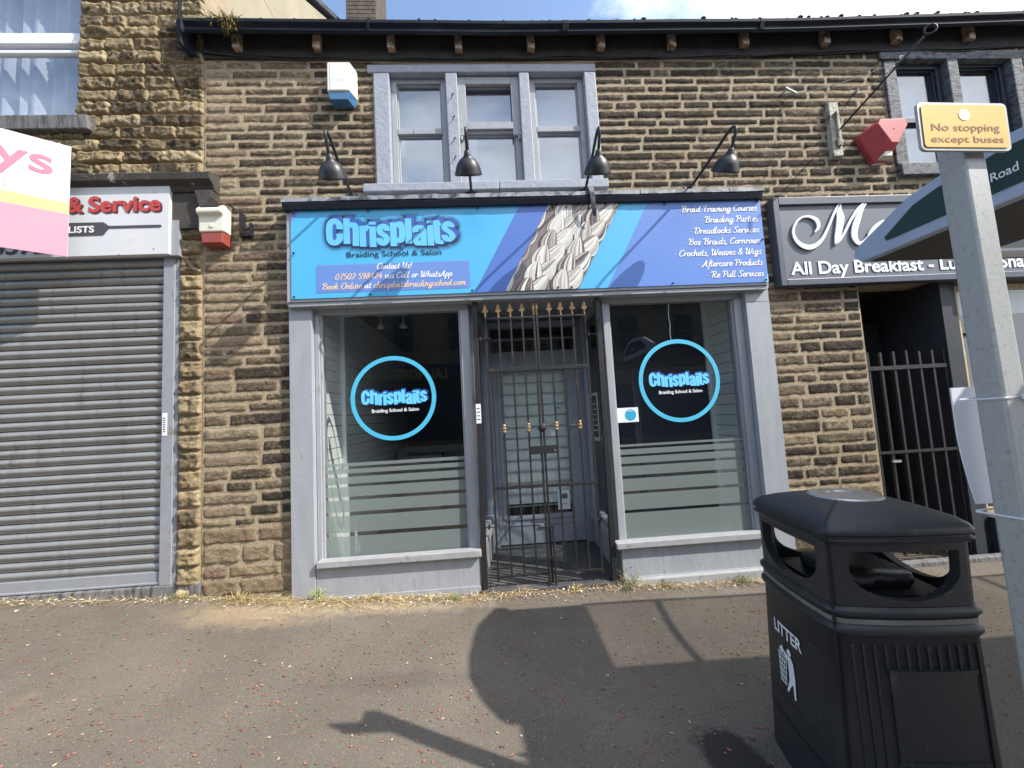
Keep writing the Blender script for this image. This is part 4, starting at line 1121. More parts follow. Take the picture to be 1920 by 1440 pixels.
SV = [('\u2022 Braid Training Courses', .725), ('\u2022 Braiding Parties', .525), ('\u2022 Dreadlocks Services', .632), ('\u2022 Box Braids, Cornrows', .692), ('\u2022 Crochets, Weaves & Wigs', .785), ('\u2022 Aftercare Products', .585), ('\u2022 Re Pull Services', .515)]
for i, (t_, w_) in enumerate(SV): line(t_, 2.427, 3.108 - .0985 * i, w_, 'r', lambda i: WH, .0315, .0032, 'service_lettering', srgb(92, 104, 160))
# plaited-hair picture
hb = MB(); hr = random.Random(12)
HC = [srgb(222, 221, 212), srgb(210, 208, 198), srgb(228, 227, 220), srgb(194, 190, 180), srgb(176, 170, 164), srgb(140, 128, 126), srgb(104, 88, 86), srgb(78, 66, 66), srgb(122, 118, 130)]
hb.col = srgb(128, 118, 116); hb.face([(-.1, YS - .0030, 2.3), (1.4, YS - .0030, 2.3), (1.4, YS - .0030, 3.4), (-.1, YS - .0030, 3.4)])
axis = Vector((-.413, -.743)).normalized(); perp = Vector((-axis.y, axis.x))
lay = 0
def lobe(base, ang, L_, W_, dark):
    global lay
    d = (Matrix.Rotation(ang, 2) @ axis); q = Vector((-d.y, d.x))
    K = 34; S = 12
    y = YS - .0034 - .00012 * lay; lay += 1
    base_c = hr.choice([0, 1, 2]) 
    cols = []
    run = 0; cur = 0
    for k_ in range(K):
        if run <= 0:
            run = hr.randint(1, 5); cur = hr.choice([0, 1, 2, 0, 2, 1, 3, 4]) if hr.random() > dark else hr.choice([5, 6, 7, 8, 4])
        run -= 1; cols.append(cur)
    def P(s_, t_):
        prof = math.sin(math.pi * min(1, s_ * .93 + .06)) ** .78
        bend = .14 * L_ * math.sin(math.pi * s_) * (-1 if ang > 0 else 1)
        v = base + d * (L_ * s_) + q * (W_ * t_ * prof * .5 + bend)
        return v
    hb.col = srgb(70, 58, 58)
    for i in range(S):
        A, B_, C_, D_ = P(i / S, -1.07), P(i / S, 1.07), P((i + 1) / S, 1.07), P((i + 1) / S, -1.07)
        hb.face([(A.x, y + .00005, A.y), (B_.x, y + .00005, B_.y), (C_.x, y + .00005, C_.y), (D_.x, y + .00005, D_.y)])
    for k_ in range(K):
        t0, t1_ = -1 + 2 * k_ / K, -1 + 2 * (k_ + 1) / K
        col = HC[cols[k_]]; f_ = hr.uniform(.9, 1.06); hb.col = tuple(min(1, x * f_) for x in col)
        for i in range(S):
            A, B_, C_, D_ = P(i / S, t0), P(i / S, t1_), P((i + 1) / S, t1_), P((i + 1) / S, t0)
            hb.face([(A.x, y, A.y), (B_.x, y, B_.y), (C_.x, y, C_.y), (D_.x, y, D_.y)])
    for _ in range(9):
        t0 = hr.uniform(-.9, .85); hb.col = HC[hr.choice([6, 7, 5])]; tw = hr.uniform(.015, .04); s0 = hr.uniform(0, .4); s1 = hr.uniform(.6, 1)
        for i in range(S):
            sa = s0 + (s1 - s0) * i / S; sb = s0 + (s1 - s0) * (i + 1) / S
            A, B_, C_, D_ = P(sa, t0), P(sa, t0 + tw), P(sb, t0 + tw), P(sb, t0)
            hb.face([(A.x, y - .00005, A.y), (B_.x, y - .00005, B_.y), (C_.x, y - .00005, C_.y), (D_.x, y - .00005, D_.y)])
for bcol, (ox, oz_) in enumerate(((.60, 3.40), (.895, 3.36), (1.19, 3.42))):
    org = Vector((ox, oz_))
    for k_ in range(13):
        o = org + axis * (.078 * k_)
        side = 1 if k_ % 2 else -1
        lobe(o + perp * (side * .070), -side * .46 + hr.uniform(-.06, .06), .275 + hr.uniform(-.02, .02), .150, .16 if hr.random() < .62 else .6)
ob = hb.build('plait_picture', M['print'], sign, clean=False)
bm = bmesh.new(); bm.from_mesh(ob.data)
oz = world_loc(sign)
def cut(p0, n):
    geom = bm.verts[:] + bm.edges[:] + bm.faces[:]
    bmesh.ops.bisect_plane(bm, geom=geom, plane_co=Vector(p0) - oz, plane_no=n, clear_outer=True)
cut((0, 0, SZ1 - .001), (0, 0, 1)); cut((0, 0, SZ0 + .001), (0, 0, -1))
nl = Vector((-.743, 0, .413)); cut((.172, 0, SZ0), nl); cut((.795, 0, SZ0), -nl)
bm.to_mesh(ob.data); bm.free()
for x, z in ((-1.535, 3.185), (-.93, 3.19), (-.02, 3.19), (.62, 3.18), (.735, 3.18), (1.60, 3.19), (2.44, 3.19), (-1.535, 2.845), (2.445, 2.84), (-1.535, 2.48), (-.93, 2.48), (-.10, 2.48), (.62, 2.48), (.735, 2.48), (1.61, 2.48), (2.44, 2.48)):
    s = MB(); s.lathe([(.0035, 0), (.0035, .008), (.009, .010), (.008, .016), (.003, .019)], (x, YS, z), 10, M=Matrix(((1, 0, 0), (0, 0, -1), (0, 1, 0)))); s.build('screw', M['cable'], sign)

# ------------------------------------------------------------------ gooseneck lamps
def make_lamp():
    t = thing('gooseneck_lamp', '', 'lamp', (0, 0, 0))
    b = MB(); b.lathe([(.028, 0), (.03, .012), (.02, .022), (.012, .05)], (0, .05, 0), 14, M=Matrix(((1, 0, 0), (0, 0, -1), (0, 1, 0)))); b.box(-.05, .05, .03, .05, -.014, .014)
    b.build('bracket', M['lampmetal'], t, local=True, smooth=False)
    b = MB(); pts = smooth_pts([(0, .01, 0), (0, -.10, .02), (0, -.26, .058), (0, -.40, .098), (0, -.50, .126), (0, -.562, .126), (0, -.588, .098), (0, -.572, .052), (0, -.516, -.026)], 5)
    b.tube(pts, .0115, 10); b.build('arm', M['lampmetal'], t, local=True, smooth=True)
    TM = Matrix.Rotation(rad(37), 3, 'X')
    b = MB(); b.lathe([(.012, .012), (.020, .006), (.025, -.018), (.029, -.024), (.031, -.032), (.055, -.046), (.077, -.072), (.090, -.100), (.100, -.136), (.104, -.148), (.102, -.153), (.097, -.142), (.086, -.10), (.055, -.06), (.02, -.046)], (0, -.52, -.022), 28, M=TM)
    b.build('lamp_shade', M['lampmetal'], t, local=True, smooth=True)
    b = MB(); b.lathe([(.012, -.055), (.026, -.08), (.028, -.105), (.018, -.125), (.004, -.13)], (0, -.52, -.022), 14, M=TM); b.build('bulb', M['paper'], t, local=True, smooth=True)
    return t
lamp0 = make_lamp()
LL = ['rust-stained black gooseneck lamp at the left end, on the stone below the white alarm box',
      'black gooseneck lamp over the salon logo, in front of the middle upstairs sash',
      'black gooseneck lamp over the plait picture, at the right jamb of the upstairs window',
      'black gooseneck lamp over the list of services, turned aside on bare stone wall']
for i, (x, z, rz, sh_) in enumerate(((-1.09, 3.385, .05, 0), (-.07, 3.395, -.01, 0), (.935, 3.385, -.06, 0), (1.89, 3.38, .08, 0))):
    o = lamp0 if i == 0 else copy_tree(lamp0)
    o.location = (x, -.012, z); o.rotation_euler = (0, 0, rz)
    tag(o, LL[i], 'lamp', 'gooseneck lamps above the shop sign')
# stray dark strap hanging from the canopy by the third lamp
s = MB(); pts = smooth_pts([(.945, -.135, 3.33), (.948, -.15, 3.27), (.952, -.148, 3.20), (.958, -.14, 3.13), (.962, -.125, 3.075)], 5)
vs = []
for i, q in enumerate(pts):
    w_ = .020 * (1 - .5 * (i / len(pts)) ** 3); vs += [(q[0] - w_, q[1] + .004, q[2]), (q[0] + w_, q[1], q[2]), (q[0] + w_, q[1] + .008, q[2]), (q[0] - w_, q[1] + .012, q[2])]
s.add(vs, [(4 * i + j, 4 * i + (j + 1) % 4, 4 * i + 4 + (j + 1) % 4, 4 * i + 4 + j) for i in range(len(pts) - 1) for j in range(4)] + [(0, 3, 2, 1), tuple(range(len(vs) - 4, len(vs)))])
tag(s.build('hanging_strap', M['lead'], loc=(.95, -.13, 3.3)), 'loose grey strip hanging from the canopy over the plait picture', 'strap')

# ------------------------------------------------------------------ alarm boxes
def inset(poly, k):
    cx = sum(p[0] for p in poly) / len(poly); cz = sum(p[1] for p in poly) / len(poly)
    return [(cx + (x - cx) * k, cz + (z - cz) * k) for x, z in poly]
def loft_y(mb, secs):
    n = len(secs[0][1])
    vs = [(x, y, z) for y, po in secs for x, z in po]
    fs = [(i * n + j, i * n + (j + 1) % n, (i + 1) * n + (j + 1) % n, (i + 1) * n + j) for i in range(len(secs) - 1) for j in range(n)]
    fs += [tuple(range(n)), tuple(range((len(secs) - 1) * n + n - 1, (len(secs) - 1) * n - 1, -1))]
    mb.add(vs, fs)
al = thing('alarm_box', 'white and blue alarm box on the wall left of the upstairs window', 'alarm box', (-1.15, .05, 4.19), 'alarm boxes on the walls')
R1 = [(-1.255, 4.275), (-1.06, 4.275), (-1.055, 4.53), (-1.065, 4.545), (-1.245, 4.545), (-1.255, 4.535)]
b = MB(); loft_y(b, [(.05, [(x * 1.0 + .03 * (x > -1.15), z) for x, z in R1]), (-.045, R1), (-.055, inset(R1, .95))]); b.build('cover', M['cream_plastic'], al, bevel=.004)
R2 = [(-1.25, 4.272), (-1.062, 4.272), (-1.085, 4.205), (-1.235, 4.205)]
b = MB(); loft_y(b, [(.05, [(-1.25, 4.272), (-1.035, 4.272), (-1.05, 4.195), (-1.235, 4.195)]), (-.048, R2)]); b.build('base', M['bluebase_plastic'], al, bevel=.003)
b = MB(); b.box(-1.225, -1.095, -.0585, -.0555, 4.375, 4.525).box(-1.225, -1.095, -.0585, -.0555, 4.285, 4.37); b.build('label_plate', M['upvc'], al)

al = thing('alarm_box', 'cream and red alarm box with solar top beside the roller shutter shop sign', 'alarm box', (-2.2, .03, 2.94), 'alarm boxes on the walls')
b = MB(); b.prism([(.04, 3.265), (-.045, 3.285), (-.10, 3.235), (-.098, 3.20), (-.065, 3.185), (-.06, 3.055), (.04, 3.055)], -2.295, -2.095, fn=lambda a, c, x: (x, a, c)); b.build('cover', M['cream_plastic'], al, bevel=.012, seg=3)
b = MB(); loft_y(b, [(.04, [(-2.29, 3.062), (-2.19, 3.05), (-2.10, 3.062), (-2.105, 2.955), (-2.285, 2.955)]), (-.052, [(-2.285, 3.075), (-2.19, 3.05), (-2.105, 3.075), (-2.115, 2.965), (-2.272, 2.965)])]); b.build('base', M['redbase_plastic'], al, bevel=.006)
b = MB(); b.hexa([(-2.265, -.093, 3.246), (-2.125, -.093, 3.246), (-2.125, -.05, 3.285), (-2.265, -.05, 3.285), (-2.265, -.093, 3.25), (-2.125, -.093, 3.25), (-2.125, -.05, 3.289), (-2.265, -.05, 3.289)]); b.build('solar_panel', M['black'], al)
b = MB(); b.lathe([(.02, 0), (.02, .004), (.012, .006)], (-2.19, -.0615, 3.105), 18, M=Matrix(((1, 0, 0), (0, 0, -1), (0, 1, 0)))); b.build('badge', M['cream_plastic'], al)

al = thing('alarm_box', 'faceted red alarm box beside the right upstairs window', 'alarm box', (3.72, .04, 3.6), 'alarm boxes on the walls')
F = [(3.70, 3.93), (3.90, 3.93), (3.922, 3.885), (3.80, 3.70), (3.775, 3.70), (3.63, 3.895)]
Bk = [(3.66, 3.93), (3.89, 3.93), (3.95, 3.86), (3.79, 3.585), (3.66, 3.585), (3.54, 3.84)]
b = MB(); loft_y(b, [(.05, Bk), (.0, Bk), (-.10, [(3.665, 3.93), (3.90, 3.93), (3.925, 3.88), (3.815, 3.705), (3.75, 3.705), (3.64, 3.885)])]); b.build('cover', M['red_plastic'], al, bevel=.004)
b = MB(); b.lathe([(.006, 0), (.006, .003), (.002, .004)], (3.785, -.1, 3.835), 10, M=Matrix(((1, 0, 0), (0, 0, -1), (0, 1, 0)))); b.build('screw', M['black'], al)
b = MB(); loft_y(b, [(.045, [(3.80, 3.67), (3.665, 3.60), (3.68, 3.575), (3.79, 3.575)]), (-.055, [(3.80, 3.70), (3.76, 3.70), (3.70, 3.61), (3.785, 3.61)])]); b.build('base', M['cream_plastic'], al)

# ------------------------------------------------------------------ banner rod with stay
rod = thing('banner_rod', 'thin iron rod with looped end projecting from a battered wall plate by the red alarm', 'banner rod', (3.32, .04, 3.9))
b = MB(); tip = Vector((3.52, -.62, 4.20)); base = Vector((3.355, .0, 3.895)); d = (tip - base).normalized()
b.tube([base, tip], [.0085, .007], 8)
n_ = Vector((0.5, .8, .0)).normalized(); u_ = (d - n_ * d.dot(n_)).normalized(); v_ = u_.cross(n_)
c0_ = tip + d * .045
b.tube([c0_ + (u_ * math.cos(a) + v_ * math.sin(a)) * .036 for a in [math.pi + i * 2 * math.pi / 20 for i in range(21)]], .0075, 8)
b.build('rod', M['iron'], rod, smooth=True)
b = MB(); loft_y(b, [(.055, [(3.275, 3.64), (3.39, 3.64), (3.40, 4.19), (3.285, 4.20)]), (.005, [(3.285, 3.65), (3.38, 3.66), (3.385, 4.18), (3.295, 4.185)])])
b.box(3.335, 3.365, -.018, .004, 3.80, 4.08); b.hexa([(3.31, -.03, 3.80), (3.375, -.02, 3.80), (3.375, .0, 3.80), (3.31, .0, 3.80), (3.325, -.01, 3.74), (3.37, -.01, 3.74), (3.37, .0, 3.74), (3.325, .0, 3.74)])
b.build('wall_plate', mat('flaking_cream_paint', srgb(168, 164, 150), .7, var=.3, scale=30, bump=.5, dirt=srgb(86, 62, 48), dscale=14, damt=.5), rod, bevel=.006)
mid = base + (tip - base) * .78
b = MB()
for P_ in (Vector((2.985, .02, 4.275)), Vector((3.62, .02, 4.315))):
    pts = [P_ + (mid - P_) * (i / 10) - Vector((0, 0, .03 * math.sin(math.pi * i / 10))) for i in range(11)]; b.tube(pts, .0035, 6)
b.tube([mid + Vector((.02 * math.cos(a), .0, .014 * math.sin(a) + .02)) for a in [i * .42 for i in range(16)]], .005, 6)
b.build('stay_wire', M['galv'], rod)
b = MB(); b.tube([(2.92, .055, 4.335), (2.91, .02, 4.34), (2.985, .0, 4.27)], .009, 6); b.tube([(3.63, .055, 4.33), (3.62, .015, 4.315)], .009, 6); b.tube([(3.62, .02, 4.32), (3.60, .01, 4.27)], .008, 6)
b.build('anchor', M['galv'], rod)

# small rusty bracket on the wall left of the sign
b = MB(); b.box(-2.0, -1.985, -.02, .045, 3.06, 3.24); b.box(-2.03, -1.95, .02, .05, 3.05, 3.075); b.tube([(-2.12, .04, 3.34), (-1.99, .0, 3.22)], .008, 6); b.box(-1.945, -1.92, .02, .05, 3.05, 3.16)
tag(b.build('wall_bracket', M['iron'], loc=(-2.0, .05, 3.05)), 'small old iron bracket on the stone left of the blue sign', 'bracket')

# ------------------------------------------------------------------ white motor shop sign
ms = thing('shop_sign', 'white sign board with red Service lettering above the roller shutter', 'sign', (-3.4, -.02, 2.89))
b = MB(); b.box(-6.2, -2.548, -.03, .02, 2.893, 3.472); b.build('board', M['white_sign'], ms, bevel=.002)
b = MB(); b.box(-2.546, -2.49, -.005, .05, 2.89, 3.19); b.build('end_plate', M['shutter_rail'], ms)
yb = -.0335
b = MB()
for (dx, dz, c_, yy) in ((.014, -.012, srgb(84, 46, 58), yb), (.007, -.006, srgb(84, 46, 58), yb - .001), (0, 0, srgb(182, 66, 62), yb - .002)):
    b.col = c_
    text(b, '&', -3.336 + dx, 3.262 + dz, .132, yy, .128, off=.03)
    text(b, 'Service', -3.171 + dx, 3.262 + dz, .132, yy, .560, off=.03)
b.col = srgb(70, 68, 76)
b.add([(x, yb, z) for x, z in [(-4.6, 3.062), (-3.053, 3.062), (-3.01, 3.118), (-2.61, 3.118), (-2.60, 3.128), (-2.61, 3.139), (-3.01, 3.139), (-3.053, 3.172), (-4.6, 3.172)]], [tuple(range(9))])
b.col = srgb(228, 228, 230); text(b, 'ALISTS', -3.12, 3.088, .055, yb - .0025, .262, off=.03, align='r')
b.col = srgb(60, 58, 66); text(b, '0372', -3.90, 2.925, .125, yb, .43, off=.03)
b.build('lettering', M['ink'], ms)
for x, z in ((-2.66, 3.42), (-2.66, 2.94), (-2.93, 2.90)):
    b = MB(); b.lathe([(.006, 0), (.006, .003), (.002, .005)], (x, -.03, z), 8, M=Matrix(((1, 0, 0), (0, 0, -1), (0, 1, 0)))); b.build('screw', M['steel'], ms)

# ------------------------------------------------------------------ estate agent board (angled)
u = Vector((-.80, -.60, 0)); P0 = Vector((-3.20, -.15, 0))
eb = thing('agent_board', 'pink, yellow and white estate agent board jutting out at the left edge', 'sign', (-3.2, -.15, 2.84))
nrm_ = Vector((.6, -.8, 0))
def EBf(a, z, d=0.0):     # a metres from the far edge, towards the road
    q = P0 + u * a + nrm_ * d; return (q.x, q.y, z)
def ebquad(mb, a0, a1, z0a, z1a, z0b, z1b, d=0.0, th=None):
    if th: mb.hexa([EBf(a0, z0a, d), EBf(a1, z0b, d), EBf(a1, z0b, d - th), EBf(a0, z0a, d - th), EBf(a0, z1a, d), EBf(a1, z1b, d), EBf(a1, z1b, d - th), EBf(a0, z1a, d - th)])
    else: mb.face([EBf(a0, z0a, d), EBf(a1, z0b, d), EBf(a1, z1b, d), EBf(a0, z1a, d)])
b = MB(); ebquad(b, 0, 1.0, 2.838, 3.735, 2.838, 3.735, 0, .006); b.build('panel', M['white_sign'], eb)
b = MB(); b.col = srgb(212, 140, 158); ebquad(b, .001, 1.0, 2.839, 3.176, 2.839, 3.176, .0015)
b.col = srgb(238, 198, 128); ebquad(b, .001, 1.0, 3.18, 3.268, 3.18, 3.268, .0015)
ebt = lambda a, z, d: EBf(a, z, d)
# text runs from the road side to the wall: mirror the axis
tf = lambda a, z, d: EBf(.50 - a, z, d)
b.col = srgb(198, 116, 138)
text(b, 'ys', .112, 3.467, .218, .003, .297, fn=tf, off=.012)
b.col = srgb(190, 168, 176); text(b, 'al', .114, 3.303, .057, .003, .075, fn=tf)
b.build('print', M['print'], eb)
b = MB(); ebquad(b, .86, .92, .15, 4.2, .15, 4.2, -.012, .05); b.build('post', M['wood'], eb)

# ------------------------------------------------------------------ cafe sign
cs = thing('cafe_sign', 'grey cafe sign with white script initial and All Day Breakfast lettering', 'sign', (4.4, -.02, 2.44))
b = MB(); b.box(2.66, 7.6, -.022, .04, 2.49, 3.17); b.build('board', M['cafe_board'], cs)
b = MB(); b.box(2.605, 2.66, -.045, .05, 2.432, 3.24).box(2.66, 7.6, -.045, .05, 2.432, 2.49).box(2.66, 7.6, -.045, .05, 3.17, 3.24); b.build('frame', M['cafe_frame'], cs, bevel=.005)
b = MB(); yl = -.028
text(b, 'All Day Breakfast - Lunch - Snacks', 2.715, 2.535, .118, yl, 2.47, off=.022)
b.build('lettering', M['white_letter'], cs)
# script capital traced as pen strokes; a raised acrylic letter
b = MB()
KX = lambda cx, cy: (2.611 + (1460 + cx / 4.174 - 1447) * .00512 - (cy / 4.174) * .00004, 0)
def KF(a, c_, y):
    px = 1460 + a / 4.174; py = 360 + c_ / 4.174
    return (2.620 + (px - 1449) * .005255 + (px - 1449) * (py - 375) * -0.0000022, y, 3.241 - (py - 375) * .004935 - (px - 1449) * .00017)
def pen(pts, ws, k=8):
    q = smooth_pts([(p[0], p[1], w) for p, w in zip(pts, ws)], k)
    left = []; right = []
    for i, (x, y, w) in enumerate(q):
        a = q[max(i - 1, 0)]; c_ = q[min(i + 1, len(q) - 1)]; dx, dy = c_[0] - a[0], c_[1] - a[1]; l = math.hypot(dx, dy) or 1
        left.append((x - dy / l * w / 2, y + dx / l * w / 2)); right.append((x + dy / l * w / 2, y - dx / l * w / 2))
    n = len(q); y0, y1 = yl, yl - .012
    vs = [KF(*p, y1) for p in left] + [KF(*p, y1) for p in right] + [KF(*p, y0) for p in left] + [KF(*p, y0) for p in right]
    fs = []
    for i in range(n - 1):
        fs += [(i, i + 1, n + i + 1, n + i), (i, 2 * n + i, 2 * n + i + 1, i + 1), (n + i, n + i + 1, 3 * n + i + 1, 3 * n + i)]
    b.add(vs, fs)
pen([(238, 332), (272, 290), (262, 235), (205, 208), (140, 222), (92, 280), (78, 350), (110, 415), (175, 448), (240, 432), (300, 375), (350, 285), (395, 190), (430, 130), (478, 84)], [6, 22, 30, 16, 14, 16, 20, 30, 38, 30, 22, 16, 16, 16, 4])
pen([(448, 105), (440, 160), (446, 215), (430, 300), (410, 370), (390, 428)], [10, 40, 56, 50, 40, 8])
pen([(390, 428), (430, 390), (470, 330), (520, 240), (580, 150), (640, 95), (688, 72)], [8, 14, 16, 18, 20, 16, 4])
pen([(655, 88), (610, 150), (575, 230), (548, 310), (545, 370), (572, 415), (610, 405), (650, 360)], [8, 28, 44, 46, 42, 30, 20, 8])
pen([(830, 245), (780, 238), (720, 285), (680, 350), (682, 400), (705, 410), (750, 360), (800, 290), (835, 240)], [8, 16, 40, 60, 40, 20, 12, 12, 8])
pen([(840, 240), (800, 330), (790, 390), (820, 410), (880, 350)], [10, 40, 44, 26, 6])
b.build('script_lettering', M['white_letter'], cs)

# ------------------------------------------------------------------ cafe doorway and window (part of the terrace)
b = MB(); b.box(3.40, 8.2, 1.3, 1.35, -.3, 2.6).box(3.40, 8.2, .36, 1.3, 2.47, 2.6).box(3.36, 3.40, .36, 1.3, -.3, 2.6).box(3.40, 8.2, .36, 1.3, -.3, -.06)
b.build('cafe_room', mat('black_interior', srgb(24, 25, 28), .9), terrace)
b = MB(); b.box(4.20, 4.30, .06, .9, -.1, 2.45); b.box(4.30, 4.40, .10, .20, -.1, 2.45); b.build('cafe_door_frame', mat('dark_slate_paint', srgb(42, 46, 54), .6), terrace)
fr = MB(); fr.box(4.40, 4.445, .12, .17, .30, 2.42).box(4.445, 7.8, .12, .17, 2.37, 2.42).box(4.445, 7.8, .12, .17, .30, .36); 
cw = fr.build('cafe_window', M['wood'], terrace, bevel=.003)
g = MB(); g.box(4.445, 7.8, .14, .145, .36, 2.37); g.build('pane', M['glass'], cw)
g = MB(); g.box(4.46, 7.6, .25, .26, 2.16, 2.36); g.build('header_blind', M['blind_grey_and_shade'], cw)
g = MB(); g.box(4.40, 7.8, .05, .3, -.12, .295); g.build('stallriser', mat('dark_stallriser_paint', srgb(44, 46, 52), .6), cw)
g = MB(); g.box(3.45, 4.15, .62, .66, .0, 2.2); g.m = 1; g.box(3.52, 4.08, .612, .619, 1.0, 2.1); g.build('cafe_door', [mat('black_door_paint', srgb(30, 32, 36), .45), M['glass']], terrace)
g = MB(); g.box(4.5, 6.5, -.35, .05, -.2, .03); g.box(3.42, 4.4, -.02, .05, -.2, .0); g.build('cafe_step', M['sillstone'], terrace, bevel=.01)
# cafe railing
cg = thing('iron_railing_gate', 'low black iron bar gate across the dark cafe doorway', 'gate', (3.8, .09, -.02))
for x in (3.44, 3.565, 3.69, 3.815, 3.94, 4.065, 4.18):
    b = MB(); b.box(x - .010, x + .010, .08, .10, .02, 1.82 + RNG.uniform(-.005, .006)); b.build('bar', M['iron'], cg)
b = MB(); b.box(3.38, 4.20, .072, .079, 1.655, 1.69); b.box(3.38, 4.20, .072, .079, .905, .93); b.box(3.42, 4.20, .072, .079, .10, .13); b.build('rail', M['iron'], cg)
b = MB(); b.box(3.53, 3.60, .05, .071, .83, .85); b.build('latch', M['steel'], cg)

# ------------------------------------------------------------------ security gate of the porch
gate = thing('security_gate', 'black double iron gate with gold spearheads closing the shop porch', 'gate', (.43, .02, .05))
YG = .02
for x, t in ((-.103, .03), (.955, .03)):
    b = MB(); b.hexa([(x - .022 - .008, YG - .02, .04), (x + .022 - .008, YG - .02, .04), (x + .022 - .008, YG + .02, .04), (x - .022 - .008, YG + .02, .04), (x - .016 + .01, YG - .02, 2.44), (x + .024 + .01, YG - .02, 2.44), (x + .024 + .01, YG + .02, 2.44), (x - .016 + .01, YG + .02, 2.44)])
    b.box(x - .05, x + .05, YG - .03, YG + .03, .032, .045)
    b.build('post', M['iron'], gate, bevel=.003)
b = MB(); b.box(-.118, -.078, YG - .0235, YG - .0215, 1.38, 1.54); b.m = 1
for q in range(4): b.box(-.112, -.086, YG - .0255, YG - .024, 1.41 + q * .03, 1.416 + q * .03)
b.build('sticker', [M['paper'], M['black']], gate)
def finial(mb, x, z):
    y = YG
    mb.lathe([(.006, z - .018), (.010, z - .012), (.007, z), (.009, z + .012)], (x, y, 0), 10)
    pr = [(-.006, .008), (-.008, .03), (-.028, .036), (-.022, .05), (-.012, .047), (-.016, .066), (0, .118), (.016, .066), (.012, .047), (.022, .05), (.028, .036), (.008, .03), (.006, .008)]
    mb.prism([(x + a, z + c_) for a, c_ in pr], y - .004, y + .004)
    mb.prism([(x - .009, z + .064), (x + .009, z + .064), (x, z + .108)], y - .009, y + .009)
def leaf(xs_, left):
    l = MB(); xa, xb = xs_[0], xs_[-1]
    l.box(xa - .009, xb + .009, YG - .0082, YG + .0082, 2.252, 2.268)
    lf = l.build('leaf', M['iron'], gate, bevel=.002)
    b = MB(); b.box(xa - .009, xb + .009, YG - .0089, YG + .0089, .128, .144); b.build('rail', M['iron'], lf, bevel=.002)
    b = MB(); b.box(xa - .009, xb + .009, YG - .013, YG + .013, 1.800, 1.832); b.build('rail', M['iron'], lf, bevel=.002)
    zl = .838 if left else .834
    b = MB(); b.box(xa - .009, xb + (.009 if left else .01), YG - .013, YG + .013, zl - .012, zl + .014); b.build('rail', M['iron'], lf, bevel=.002)
    for i, x in enumerate(xs_):
        r_ = .0085 if i in (0, 4) else .0072
        for za, zc in (((.144, zl - .013), (zl + .015, 1.799), (1.833, 2.251)) if r_ < .008 else ((.06 if abs(x - .425) < .05 else .10, 2.275),)):
            b = MB(); b.box(x - r_, x + r_, YG - r_, YG + r_, za, zc); b.build('bar', M['iron'], lf)
        b = MB()
        if abs(x - .425) < .03: b.lathe([(.008, 2.275), (.011, 2.285), (.007, 2.295), (.012, 2.305), (.008, 2.312), (.013, 2.335), (.009, 2.362), (.004, 2.388), (.001, 2.395)], (x, YG, 0), 12)
        else: finial(b, x, 2.283)
        b.build('spearhead', M['brass'], lf)
    for i in ((1, 3)):
        b = MB(); x = xs_[i]; z = 1.322
        b.lathe([(.008, z - .038), (.016, z - .032), (.018, z - .022), (.009, z - .012), (.019, z - .004), (.021, z + .004), (.010, z + .014), (.017, z + .022), (.015, z + .032), (.008, z + .038)], (x, YG, 0), 14); b.build('knuckle', M['brass'], lf, smooth=True)
    return lf
LA = leaf([-.003, .108, .211, .312, .411], True)
LB = leaf([.438, .546, .645, .747, .853], False)
b = MB(); b.box(.31, .548, YG - .026, YG - .014, 1.100, 1.165); b.m = 1; b.lathe([(.008, 0), (.008, .004)], (.52, YG - .027, 1.125), 10, M=Matrix(((1, 0, 0), (0, 0, -1), (0, 1, 0)))); b.build('lock_plate', [M['iron'], M['steel']], gate)
b = MB(); b.lathe([(.036, 0), (.036, .006), (.022, .012), (.018, .03), (.026, .036), (.02, .046), (.004, .05)], (.425, YG - .010, 1.315), 20, M=Matrix(((1, 0, 0), (0, 0, -1), (0, 1, 0)))); b.build('lock_rose', M['iron'], gate)
b = MB(); b.tube([(.284, YG - .025, .555), (.38, YG - .025, .552), (.40, YG - .025, .54), (.405, YG - .025, .50), (.405, YG - .025, .045)], .008, 8); b.tube([(.462, YG - .025, .52), (.462, YG - .025, .05)], .008, 8); b.box(.395, .472, YG - .034, YG - .018, .50, .515).box(.395, .472, YG - .034, YG - .018, .26, .275); b.build('drop_bolt', M['iron'], gate)
for x0, x1, z in ((-.10, .035, 2.085), (-.10, .03, .536), (.83, .96, 2.088), (.83, .96, .532)):
    b = MB(); b.tube([(x0, YG - .012, z), (x1, YG - .012, z)], .0055, 8); b.box((x0 + x1) / 2 - .03, (x0 + x1) / 2 - .015, YG - .022, YG - .002, z - .018, z + .018); b.build('hinge', M['iron'], gate)

# ------------------------------------------------------------------ sign post with plate
sp = thing('sign_post', 'square galvanised post carrying the amber No stopping except buses plate', 'sign post', (1.436, -2.268, -.05), rot=(0, rad(-.8), 0))
b = MB(); b.box(-.033, .033, -.033, .033, 0, 2.27); b.build('post', M['galv'], sp, local=True, bevel=.006)
pl = MB()
def rrect(x0, x1, z0, z1, r, n=5):
    o = []
    for cx, cz, a0 in ((x1 - r, z0 + r, -90), (x1 - r, z1 - r, 0), (x0 + r, z1 - r, 90), (x0 + r, z0 + r, 180)):
        for i in range(n + 1):
            a = rad(a0 + 90 * i / n); o.append((cx + r * math.cos(a), cz + r * math.sin(a)))
    return o
tl = rad(2.2)
PK_ = .905
def PF(a, c, y): return (PK_ * (a * math.cos(tl) + c * math.sin(tl)) - .045, y - .048, PK_ * (-a * math.sin(tl) + c * math.cos(tl)) + 2.215)
pl.prism(rrect(-.148, .148, -.078, .078, .016), -.004, .004, fn=PF)
